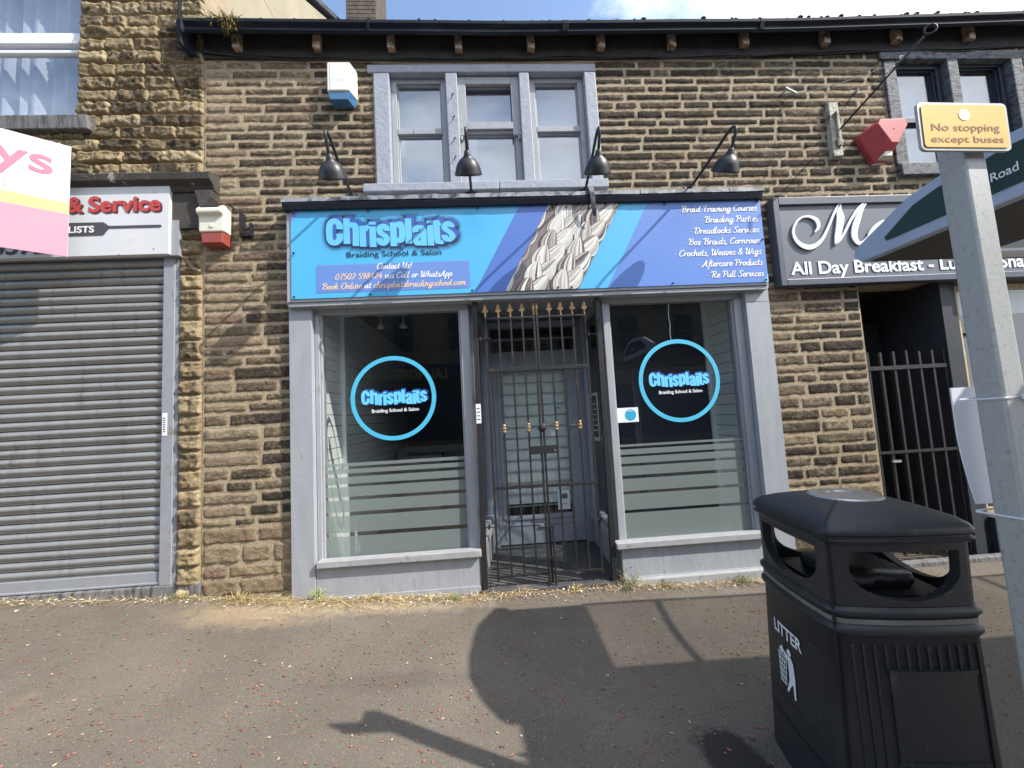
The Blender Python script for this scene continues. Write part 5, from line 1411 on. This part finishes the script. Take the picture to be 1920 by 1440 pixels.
pl.prism([(-.06, -.05), (.06, -.05), (.06, -.02), (-.06, -.02)], .004, .013, fn=PF); pl.prism([(-.06, .02), (.06, .02), (.06, .05), (-.06, .05)], .004, .013, fn=PF)
plate = pl.build('sign_plate', M['galv'], sp, local=True)
pl = MB(); f_ = rrect(-.139, .139, -.069, .069, .011)
pl.add([PF(a, c, -.0062) for a, c in f_], [tuple(range(len(f_)))]); pl.build('amber_face', M['yellow_plate'], plate, local=True)
pl = MB(); pl.col = srgb(246, 244, 236); pl.add([PF(.0 + .0185 * math.cos(i * .3), .036 + .0185 * math.sin(i * .3), -.0072) for i in range(21)], [tuple(range(21))])
pl.col = srgb(128, 104, 66)
text(pl, 'No stopping', -.112, -.016, .0245, -.0072, .224, fn=PF, off=.006); text(pl, 'except buses', -.117, -.053, .0225, -.0072, .238, fn=PF, off=.006)
pl.build('lettering', M['ink'], plate, local=True)

# blank sheet tied to the post
sh = thing('tied_sheet', 'blank white plastic sheet cable-tied behind the galvanised post', 'notice board', (1.55, -2.15, 1.09))
b = MB(); n = 14; vs = []
for i in range(n + 1):
    t = i / n; z = 1.095 + t * .345
    bow = .030 * max(0, 1 - t * 1.6) ** 1.6
    for j in range(9):
        s_ = j / 8; x = 1.385 + bow + s_ * (.38 - bow); y = -2.178 - .006 * s_
        vs.append((x, y, z))
fs = [(i * 9 + j, i * 9 + j + 1, (i + 1) * 9 + j + 1, (i + 1) * 9 + j) for i in range(n) for j in range(8)]
b.add(vs, fs); o = b.build('sheet', M['corrugated'], sh)
sd = o.modifiers.new('thick', 'SOLIDIFY'); sd.thickness = .004
for z in (1.405, 1.085):
    b = MB(); c_ = 1.436 - .014 * (z + .05)
    b.tube([(c_ - .037, -2.20, z - .004), (c_ - .036, -2.304, z), (c_ + .036, -2.304, z + .003), (c_ + .038, -2.2, z + .003), (c_ - .037, -2.2, z - .002)], .003, 6)
    b.tube([(c_ + .02, -2.306, z + .002), (c_ + .06, -2.325, z - .018)], .0026, 6); b.box(c_ + .012, c_ + .024, -2.314, -2.303, z - .006, z + .007); b.build('cable_tie', M['upvc'], sh)

# ------------------------------------------------------------------ litter bin
bn = thing('litter_bin', 'black square litter bin with white LITTER lettering and hooded openings', 'litter bin', (1.365, -1.775, -.055), rot=(0, rad(.5), rad(-8)))
def sqr(h, rc=.045, bl=.016, n=8, m=5):
    pts = []
    for k_ in range(4):
        a0 = k_ * math.pi / 2
        def rot(x, y): return (x * math.cos(a0) - y * math.sin(a0), x * math.sin(a0) + y * math.cos(a0))
        # side: outward normal -y (k=0), from x=-h+rc .. h-rc
        for i in range(n + 1):
            x = (-1 + 2 * i / n) * (h - rc); pts.append(rot(x, -h - bl * (1 - (x / h) ** 2) + bl * (1 - ((h - rc) / h) ** 2) * 0))
        y_end = bl * (1 - ((h - rc) / h) ** 2)
        for i in range(1, m):
            a = -math.pi / 2 + i * (math.pi / 2) / m
            pts.append(rot(h - rc + (rc + y_end * (1 - 0)) * math.cos(a), -h + rc + (rc + y_end) * math.sin(a)))
    return pts
def loft_z(mb, secs, cap=True):
    n = len(secs[0][1])
    vs = [(x, y, z) for z, po in secs for x, y in po]
    fs = [(i * n + j, i * n + (j + 1) % n, (i + 1) * n + (j + 1) % n, (i + 1) * n + j) for i in range(len(secs) - 1) for j in range(n)]
    if cap: fs += [tuple(range(n - 1, -1, -1)), tuple(range((len(secs) - 1) * n, len(secs) * n))]
    mb.add(vs, fs)
H = .205
b = MB(); loft_z(b, [(z, sqr(h)) for z, h in ((0, .210), (.03, .2175), (.06, .2170), (.40, .2108), (.690, .2055), (.697, .210), (.706, .214), (.718, .214), (.727, .208), (.733, .205), (.752, .205), (.758, .210), (.766, .214), (.776, .214), (.784, .208), (.788, .205))]); body = b.build('body', M['binplastic'], bn, local=True, autosm=50)
b = MB(); loft_z(b, [(.7345, sqr(.2075)), (.7505, sqr(.2075))], cap=False); b.build('grey_band', mat('grey_bin_band', srgb(112, 112, 108), .5), bn, local=True, smooth=True)
# hood with openings
b = MB(); loft_z(b, [(.789, sqr(.204)), (.995, sqr(.206))]); outer = b.build('hood', M['binplastic'], None, local=True)
def carve(ob, mb):
    c = mb.build('cutter', M['binplastic'], None, local=True)
    md = ob.modifiers.new('cut', 'BOOLEAN'); md.object = c; md.operation = 'DIFFERENCE'; md.solver = 'EXACT'
    dg = bpy.context.evaluated_depsgraph_get(); dg.update()
    me = bpy.data.meshes.new_from_object(ob.evaluated_get(dg)); ob.modifiers.clear(); old = ob.data; ob.data = me; bpy.data.meshes.remove(old)
    cm = c.data; bpy.data.objects.remove(c); bpy.data.meshes.remove(cm)
b = MB(); loft_z(b, [(.77, sqr(.176)), (1.02, sqr(.178))]); carve(outer, b)
def dshape(w, z0, z1, r=.015):
    p = [(-w, z1), (w, z1)]
    p += [(w * math.cos(a) if True else 0, z0 + (z1 - z0) * .62 * (1 - math.sin(a))) for a in [math.pi * i / 14 for i in range(15)]]
    return p
b = MB(); b.prism(dshape(.154, .806, .966), -.4, .4, fn=lambda a, c, y: (a, y, c)); carve(outer, b)
b = MB(); b.prism(dshape(.154, .806, .966), -.4, .4, fn=lambda a, c, y: (y, a, c)); carve(outer, b)
outer.parent = bn
outer.data.polygons.foreach_set('use_smooth', [False] * len(outer.data.polygons))
bv = outer.modifiers.new('bevel', 'BEVEL'); bv.width = .006; bv.segments = 3; bv.limit_method = 'ANGLE'; bv.angle_limit = rad(50)
b = MB()
loft_z(b, [(z, sqr(h, rc)) for z, h, rc in ((.990, .200, .04), (.996, .214, .036), (1.004, .217, .036), (1.010, .211, .036), (1.016, .211, .036), (1.022, .217, .036), (1.032, .217, .034), (1.048, .209, .030), (1.064, .190, .025), (1.080, .156, .02), (1.096, .112, .015), (1.102, .085, .012))])
lid = b.build('lid', M['binplastic'], bn, local=True, autosm=32)
b = MB(); b.lathe([(.104, 1.080), (.108, 1.102), (.101, 1.107), (.05, 1.109), (.048, 1.106), (.004, 1.106)], (0, 0, 0), 32); b.build('stub_plate', M['steel'], lid, local=True, smooth=False)
b = MB(); b.tube([(-.2165, -.212, .04), (-.2045, -.200, .70), (-.2035, -.199, .985), (-.2085, -.2045, 1.0), (-.2085, -.2065, 1.03), (-.2015, -.2005, 1.048), (-.184, -.183, 1.064), (-.151, -.150, 1.081), (-.109, -.108, 1.097), (-.09, -.09, 1.102)], .0042, 8); b.build('seam', M['bininner'], bn, local=True)
b = MB(); loft_z(b, [(.792, sqr(.165, .04, .0)), (.802, sqr(.165, .04, .0))]); 
b.build('inner_tray', M['bininner'], bn, local=True)
b = MB(); nrg = random.Random(5); loft_z(b, [(z, [(x * nrg.uniform(.9, 1.05), y * nrg.uniform(.9, 1.05)) for x, y in sqr(.12, .05, .0)]) for z in (.803, .82, .845)]); b.build('liner_bag', M['bininner'], bn, local=True, smooth=True)
def hz(z): return .2055 + (.690 - z) * .0182
def fy(x, z=.5, bl=.016): return -hz(z) - bl * (1 - (x / hz(z)) ** 2)
b = MB()
def onface(mb, x0, x1, z0, z1, out, back=.006):
    mb.hexa([(x0, fy(x0, z0) - out, z0), (x1, fy(x1, z0) - out, z0), (x1, fy(x1, z0) + back, z0), (x0, fy(x0, z0) + back, z0), (x0, fy(x0, z1) - out, z1), (x1, fy(x1, z1) - out, z1), (x1, fy(x1, z1) + back, z1), (x0, fy(x0, z1) + back, z1)])
for i in range(-6, 7):
    x = i * .0285
    for za, zc in (((.06, .672),) if not (-.088 < x < .150) else ((.06, .322), (.598, .672))): onface(b, x - .0035, x + .0035, za, zc, .006)
b.build('rib', M['binplastic'], bn, local=True, bevel=.0025)
b = MB()
for i in range(6):
    x0 = -.085 + .235 * i / 6; onface(b, x0, x0 + .235 / 6, .33, .59, .007, .01)
    onface(b, x0 - .003, x0 + .235 / 6 + .003, .590, .600, .013, .012); onface(b, x0 - .003, x0 + .235 / 6 + .003, .320, .330, .013, .012)
b.build('poster_panel', M['binplastic'], bn, local=True)
def LF(a, c, d): 
    y = .20 - a; h = hz(c - .052)
    return (-h - .016 * (1 - (y / h) ** 2) - d, y, c - .052)
b = MB()
def lq(a0, a1, z0, z1, d):
    n = 6; vs = []
    for i in range(n + 1):
        a = a0 + (a1 - a0) * i / n; vs += [LF(a, z0, d), LF(a, z1, d)]
    b.add(vs, [(2 * i, 2 * i + 2, 2 * i + 3, 2 * i + 1) for i in range(n)])
b.m = 1
text(b, 'LITTER', .090, .590, .047, .003, .165, fn=LF, off=.028)
hx_, hz_ = .178, .545
b.add([LF(hx_ + .0125 * math.cos(i * .4), hz_ + .0125 * math.sin(i * .4), .003) for i in range(16)], [tuple(range(16))])
b.add([LF(a, c, .003) for a, c in [(.165, .530), (.188, .532), (.200, .515), (.206, .46), (.205, .385), (.196, .385), (.192, .43), (.186, .43), (.160, .385), (.152, .388), (.172, .44), (.170, .50)]], [tuple(range(12))])
b.add([LF(a, c, .0036) for a, c in [(.168, .530), (.174, .518), (.150, .535), (.135, .552), (.131, .546), (.148, .524), (.168, .506)]], [tuple(range(7))])
for a0, a1 in ((.108, .114), (.120, .124), (.131, .135), (.143, .147), (.155, .160)):
    b.add([LF(a0, .515, .003), LF(a1, .515, .003), LF(.136 + (a1 - .136) * .72, .405, .003), LF(.136 + (a0 - .136) * .72, .405, .003)], [(0, 1, 2, 3)])
for i in range(6):
    z = .405 + i * .0215; k_ = .72 + .28 * i / 5.1
    b.add([LF(.134 - .028 * k_, z, .0035), LF(.134 + .026 * k_, z, .0035), LF(.134 + .026 * k_, z + .005, .0035), LF(.134 - .028 * k_, z + .005, .0035)], [(0, 1, 2, 3)])
b.add([LF(a, c, .003) for a, c in [(.116, .532), (.122, .520), (.140, .522), (.145, .536), (.136, .545), (.126, .540)]], [tuple(range(6))])
b.build('lettering', [M['binplastic'], M['paper']], bn, local=True)
for args in ((.06, .385, .655, .659, .0035), (.02, .385, .26, .266, .004), (.06, .30, .345, .348, .003)):
    b = MB(); lq(*args); b.build('panel_line', M['binplastic'], bn, local=True)
b = MB(); b.col = srgb(196, 212, 206); lq(.265, .315, .03, .125, .003); b.col = srgb(70, 140, 84); lq(.27, .31, .08, .115, .005); b.build('sticker', M['ink'], bn, local=True)

for o_ in bn.children: o_.scale = (1.11, 1.11, 1.0)
# ------------------------------------------------------------------ bus shelter
bs = thing('bus_shelter', 'grey bus shelter roof with dark green name panel at the right edge', 'bus shelter', (4.0, -2.5, -.05))
prof = [(-1.31, 2.155), (-1.272, 2.20), (-1.285, 2.238), (-1.40, 2.292), (-1.575, 2.371), (-1.705, 2.391), (-1.95, 2.412), (-2.12, 2.395), (-2.26, 2.32), (-2.35, 2.22), (-2.36, 2.155)]
b = MB(); b.prism(prof, 2.05, 2.10, fn=lambda a, c, x: (x, a, c)); b.build('end_frame', M['shelter'], bs, bevel=.006)
gp = [(-1.462, 2.209), (-1.452, 2.228), (-1.60, 2.318), (-1.705, 2.341), (-1.95, 2.362), (-2.10, 2.35), (-2.22, 2.285), (-2.28, 2.22), (-2.26, 2.203)]
b = MB(); b.prism(gp, 2.044, 2.051, fn=lambda a, c, x: (x, a, c)); b.build('name_panel', M['shelter_green'], bs)
b = MB(); text(b, 'on Road', -1.832, 2.252, .036, 2.0405, .142, fn=lambda a, c, x: (x, -1.832 - (a + 1.832), c), off=.012); b.build('lettering', M['white_letter'], bs)
b = MB()
b.box(2.10, 2.66, -2.36, -1.31, 2.156, 2.20); b.hexa([(2.30, -3.6, 2.157), (7, -3.6, 2.157), (7, -2.03, 2.157), (2.10, -2.03, 2.157), (2.30, -3.6, 2.26), (7, -3.6, 2.26), (7, -2.03, 2.2), (2.10, -2.03, 2.2)]); b.box(2.66, 7.0, -1.305, -1.290, 2.156, 2.196)
b.build('soffit', M['shelter_dark'], bs)
b = MB(); b.box(2.66, 7.0, -2.03, -1.33, 2.20, 2.206); b.build('roof_light', M['tint'], bs)
for x in (3.17, 4.5, 5.8):
    b = MB(); pts = smooth_pts([(x + .05, -1.30, 2.165), (x + .02, -1.5, 2.167), (x - .005, -1.75, 2.168), (x, -2.03, 2.168)], 4); b.tube(pts, .020, 8); b.build('roof_rib', M['shelter_dark'], bs)
b = MB()
for x in (2.6, 4.5, 6.4): b.box(x - .04, x + .04, -3.44, -3.36, -.2, 2.156)
b.build('upright', M['shelter'], bs)

# ------------------------------------------------------------------ plants, dry grass, leaf litter
pr_ = random.Random(21)
def blade(mb, p, ang, lean, L_, w, curl=.5):
    d = Vector((math.cos(ang), math.sin(ang), 0)); q = Vector((-d.y, d.x, 0)); p = Vector(p)
    pts = []
    for i in range(4):
        t = i / 3; pts.append((p + d * (L_ * t * math.sin(lean + curl * t)) + Vector((0, 0, L_ * t * math.cos(lean + curl * t))), w * (1 - t * .85)))
    vs = []
    for c, ww in pts: vs += [c - q * ww / 2, c + q * ww / 2]
    mb.add(vs, [(2 * i, 2 * i + 1, 2 * i + 3, 2 * i + 2) for i in range(3)])
cols_straw = [srgb(208, 184, 132), srgb(190, 160, 106), srgb(222, 204, 158), srgb(166, 134, 88), srgb(150, 140, 84)]
M['plantcol'] = mat('plant_tint', (1, 1, 1), .85, var=.2, scale=60, attr='Col')
g = MB()
def dens(x):
    return float(np.interp(x, [-4, -3.2, -2.6, -2.2, -1.75, -1.45, -1.2, -.7, -.3, -.1, .3, .9, 1.1, 1.6, 2.0, 2.4, 3.4], [.25, .3, .25, .6, .9, 1, 1, .9, .8, .7, .22, .3, .45, .4, .5, .35, .2]))
for _ in range(4600):
    x = pr_.uniform(-4, 3.4)
    if pr_.random() > dens(x): continue
    off = abs(pr_.gauss(0, .055 if not (-1.65 < x < -.15) else .10))
    wall = .0 if x > -1.62 else .03
    y = wall - .012 - off - (.02 if x < -1.62 else 0); 
    z = pav(x, y) + .002
    g.col = pr_.choice(cols_straw)
    flat = pr_.random() < .72
    if flat: blade(g, (x, y, z + pr_.uniform(.002, .02)), pr_.uniform(0, 6.28), pr_.uniform(1.25, 1.5), pr_.uniform(.05, .17), pr_.uniform(.0022, .0045), pr_.uniform(-.05, .25))
    else: blade(g, (x, y, z), pr_.uniform(3.5, 6.0), pr_.uniform(.1, .8), pr_.uniform(.03, .10), pr_.uniform(.002, .004), pr_.uniform(.2, .9))
tag(g.build('dry_grass', M['plantcol'], clean=False), 'dry yellow grass and straw lying along the foot of the shopfront and wall', 'grass', kind='stuff')
g = MB()
cols_leaf = [srgb(150, 92, 70), srgb(134, 82, 62), srgb(162, 106, 82), srgb(122, 88, 74), srgb(196, 168, 130), srgb(120, 104, 92), srgb(88, 80, 76)]
cl = [(pr_.uniform(-3.5, 3.0), pr_.uniform(-2.3, -.2)) for _ in range(60)]
for _ in range(5200):
    if pr_.random() < .32:
        c_ = pr_.choice(cl); x = c_[0] + pr_.gauss(0, .18); y = c_[1] + pr_.gauss(0, .10)
    else: x, y = pr_.uniform(-4.2, 3.6), pr_.uniform(-3.0, -.03)
    if y > -.03: continue
    z = pav(x, y) + .003; r = pr_.uniform(.004, .0105); a = pr_.uniform(0, 6.28); e = pr_.uniform(.35, .7)
    g.col = pr_.choice(cols_leaf[:4]) if pr_.random() < .78 else pr_.choice(cols_leaf[4:])
    ca, sa = math.cos(a), math.sin(a); t1_, t2_ = pr_.uniform(0, .005), pr_.uniform(0, .006)
    P = lambda u_, v_, h: (x + u_ * ca - v_ * sa, y + u_ * sa + v_ * ca, z + h)
    g.add([P(-r, 0, t1_), P(-r * .3, -r * e, .001), P(r * .5, -r * e * .8, .001), P(r, 0, t2_), P(r * .4, r * e, .002), P(-r * .4, r * e * .9, .002), P(0, 0, .004)], [(0, 1, 6), (1, 2, 6), (2, 3, 6), (3, 4, 6), (4, 5, 6), (5, 0, 6)])
tag(g.build('leaf_litter', M['plantcol'], clean=False), 'small reddish bud scales and leaf scraps scattered over the pavement', 'leaf litter', kind='stuff')
g = MB()
for _ in range(420):
    x = pr_.uniform(-4, 3.2); y = (-.01 if x > -1.62 else .03) - abs(pr_.gauss(0, .06)); z = pav(x, y) + .002; r = pr_.uniform(.004, .014)
    if y > .02: continue
    g.col = pr_.choice([srgb(206, 190, 160), srgb(150, 128, 104), srgb(120, 112, 104), srgb(224, 216, 200)])
    M_ = Matrix.Rotation(pr_.uniform(0, 6.28), 3, 'Z')
    g.lathe([(r * .5, 0), (r, r * .25), (r * .7, r * .5), (r * .1, r * .55)], (x, y, z), 5, M=M_)
tag(g.build('wall_foot_debris', M['plantcol'], clean=False), 'crumbs of stone and paint lying along the foot of the buildings', 'debris', kind='stuff')

def weed(name, label, cat, x, y, z0, n, h, spread, cols, group='weeds along the foot of the shopfront', droop=.4, w=.006):
    g = MB(); rr_ = random.Random(int(abs(x) * 100) + n)
    for _ in range(n):
        a = rr_.uniform(0, 6.28); ln = rr_.uniform(.05, spread); L_ = h * rr_.uniform(.5, 1)
        g.col = rr_.choice(cols); bx_, by_ = x + rr_.gauss(0, .02), y + rr_.gauss(0, .014)
        blade(g, (bx_, by_, z0), a, ln, L_, .003, droop)
        for _k in range(3):
            t = rr_.uniform(.3, 1); c = Vector((bx_ + math.cos(a) * L_ * t * math.sin(ln + droop * t), by_ + math.sin(a) * L_ * t * math.sin(ln + droop * t), z0 + L_ * t * math.cos(ln + droop * t)))
            blade(g, c, rr_.uniform(0, 6.28), rr_.uniform(.4, 1.4), rr_.uniform(.015, .04), w, .4)
    return tag(g.build(name, M['plantcol'], loc=(x, y, z0), clean=False), label, cat, group)
GR = [srgb(104, 118, 62), srgb(126, 130, 76), srgb(150, 142, 88), srgb(88, 100, 52)]
PK = [srgb(170, 140, 120), srgb(150, 128, 104), srgb(120, 122, 70), srgb(188, 160, 140)]
weed('weed', 'tall straggly green weed gone to seed at the right gate post', 'plant', 1.055, -.055, pav(1.05, -.05), 60, .19, .9, GR + PK)
weed('weed', 'small green weed under the right window sill beside the bin', 'plant', 1.99, -.06, pav(1.99, -.05), 34, .11, 1.0, GR)
weed('weed', 'fresh green grass tuft at the foot of the left pilaster', 'plant', -1.40, -.035, pav(-1.4, -.03), 26, .13, .5, [srgb(140, 160, 70), srgb(170, 176, 96)])
weed('weed', 'low dry tuft at the stone wall between shutter and pilaster', 'plant', -2.0, -.015, pav(-2.0, 0), 40, .08, 1.2, cols_straw + GR)
weed('weed', 'low green weed on the pavement left of the gate step', 'plant', -.35, -.08, pav(-.35, -.08), 24, .06, 1.3, GR)
weed('weed', 'dry weed on the step below the middle of the gate', 'plant', .62, -.045, pav(.6, 0), 26, .07, 1.3, GR + cols_straw)
for x_, n_, h_, lb in ((1.35, 26, .07, 'small mixed weed on the plinth edge under the right window, left of its middle'), (-2.45, 22, .06, 'small weed at the foot of the stone pier beside the shutter rail'), (-.95, 26, .08, 'yellowing weed in the straw under the middle of the left window'), (2.28, 30, .09, 'weed at the foot of the right pilaster behind the bin')):
    y_ = -.06 if x_ > -1.6 else -.01
    weed('weed', lb, 'plant', x_, y_, pav(x_, y_), n_, h_, 1.1, GR + cols_straw[:2])
g = MB(); rr_ = random.Random(9)
for _ in range(620):
    x = rr_.gauss(-2.08, .10); y = rr_.uniform(-.115, -.03); g.col = rr_.choice([srgb(122, 132, 56), srgb(146, 146, 70), srgb(92, 108, 44), srgb(150, 122, 72)])
    blade(g, (x, y, eav(x) + .10), rr_.uniform(0, 6.28), rr_.uniform(.1, 1.5), rr_.uniform(.03, .13) * max(.3, 1 - abs(x + 2.08) * 3), .007, .8)
for _ in range(120):
    x = rr_.gauss(-2.03, .035); y = -.125 - rr_.uniform(0, .012); g.col = rr_.choice([srgb(140, 128, 66), srgb(140, 108, 66), srgb(112, 116, 52)])
    blade(g, (x, y, eav(x) + rr_.uniform(-.0, .1)), -1.57 + rr_.gauss(0, .8), rr_.uniform(1.8, 3.0), rr_.uniform(.03, .07), .007, .2)
tag(g.build('gutter_plant', M['plantcol'], loc=(-2.08, -.07, eav(-2.08) + .1), clean=False), 'clump of moss and grass growing in the gutter', 'plant')
# torn slate and felt scrap at the left end of the gutter
b = MB(); b.hexa([(-2.48, -.06, 4.73), (-2.44, -.08, 4.70), (-2.40, .03, 4.66), (-2.46, .04, 4.70), (-2.50, -.05, 4.93), (-2.44, -.08, 4.93), (-2.38, .03, 4.86), (-2.46, .04, 4.92)]); b.tube([(-2.50, .0, 5.3), (-2.49, -.03, 4.95), (-2.45, .0, 4.72), (-2.36, .03, 4.66)], .012, 6)
tag(b.build('gutter_end_flashing', M['gutter'], loc=(-2.45, 0, 4.7)), 'broken black flashing at the left end of the gutter', 'flashing')

# ------------------------------------------------------------------ the other side of the street (seen reflected in the glass)
def opposite(x0, x1, label, sg):
    yO = -13.5; zb = gz((x0 + x1) / 2) - .2
    t = thing('opposite_house', label, 'building', ((x0 + x1) / 2, yO, zb), 'stone houses across the street')
    b = MB(); b.box(x0, x1, yO - 7, yO, zb, zb + 6.4); b.build('wall', M['mirror_wall'], t)
    b = MB(); b.prism([(yO + .25, zb + 6.4), (yO - 7.2, zb + 6.4), (yO - 3.5, zb + 9.0)], x0, x1, fn=lambda a, c, x: (x, a, c)); b.build('roof', M['slate'], t)
    n = max(2, int((x1 - x0) / 2.2))
    for i in range(n):
        cx = x0 + (x1 - x0) * (i + .5) / n
        f = MB(); f.box(cx - .5, cx + .5, yO, yO + .06, zb + 4.2, zb + 5.9); w_ = f.build('window', M['old_paint'], t)
        f = MB(); f.box(cx - .43, cx + .43, yO + .061, yO + .065, zb + 4.27, zb + 5.02); f.box(cx - .43, cx + .43, yO + .061, yO + .065, zb + 5.08, zb + 5.83); f.build('pane', M['darkroom'], w_)
    f = MB(); f.box(x0 + .3, x1 - .3, yO, yO + .08, zb + .5, zb + 2.8); f.build('shop_window', M['darkroom'], t)
    if sg:
        f = MB(); f.box(x0 + .2, x1 - .2, yO, yO + .15, zb + 2.95, zb + 3.7); f.m = 1
        text(f, 'LAUNDRETTE & DRY CLEAN', 0, zb + 3.1, .42, yO + .17, 6.0, fn=lambda a, c, y: ((x0 + x1) / 2 + 3.0 - a, y, c), off=.02)
        f.build('shop_sign', [mat('dark_blue_fascia', srgb(40, 46, 62), .6), mat('yellow_sign_letter', srgb(140, 128, 74), .6)], t)
opposite(-9.5, -.02, 'dark stone house with a launderette sign across the street', True)
opposite(0, 15.0, 'dark stone house without a sign across the street', False)
opposite(-17.5, -9.52, 'dark stone house at the far left across the street', False)
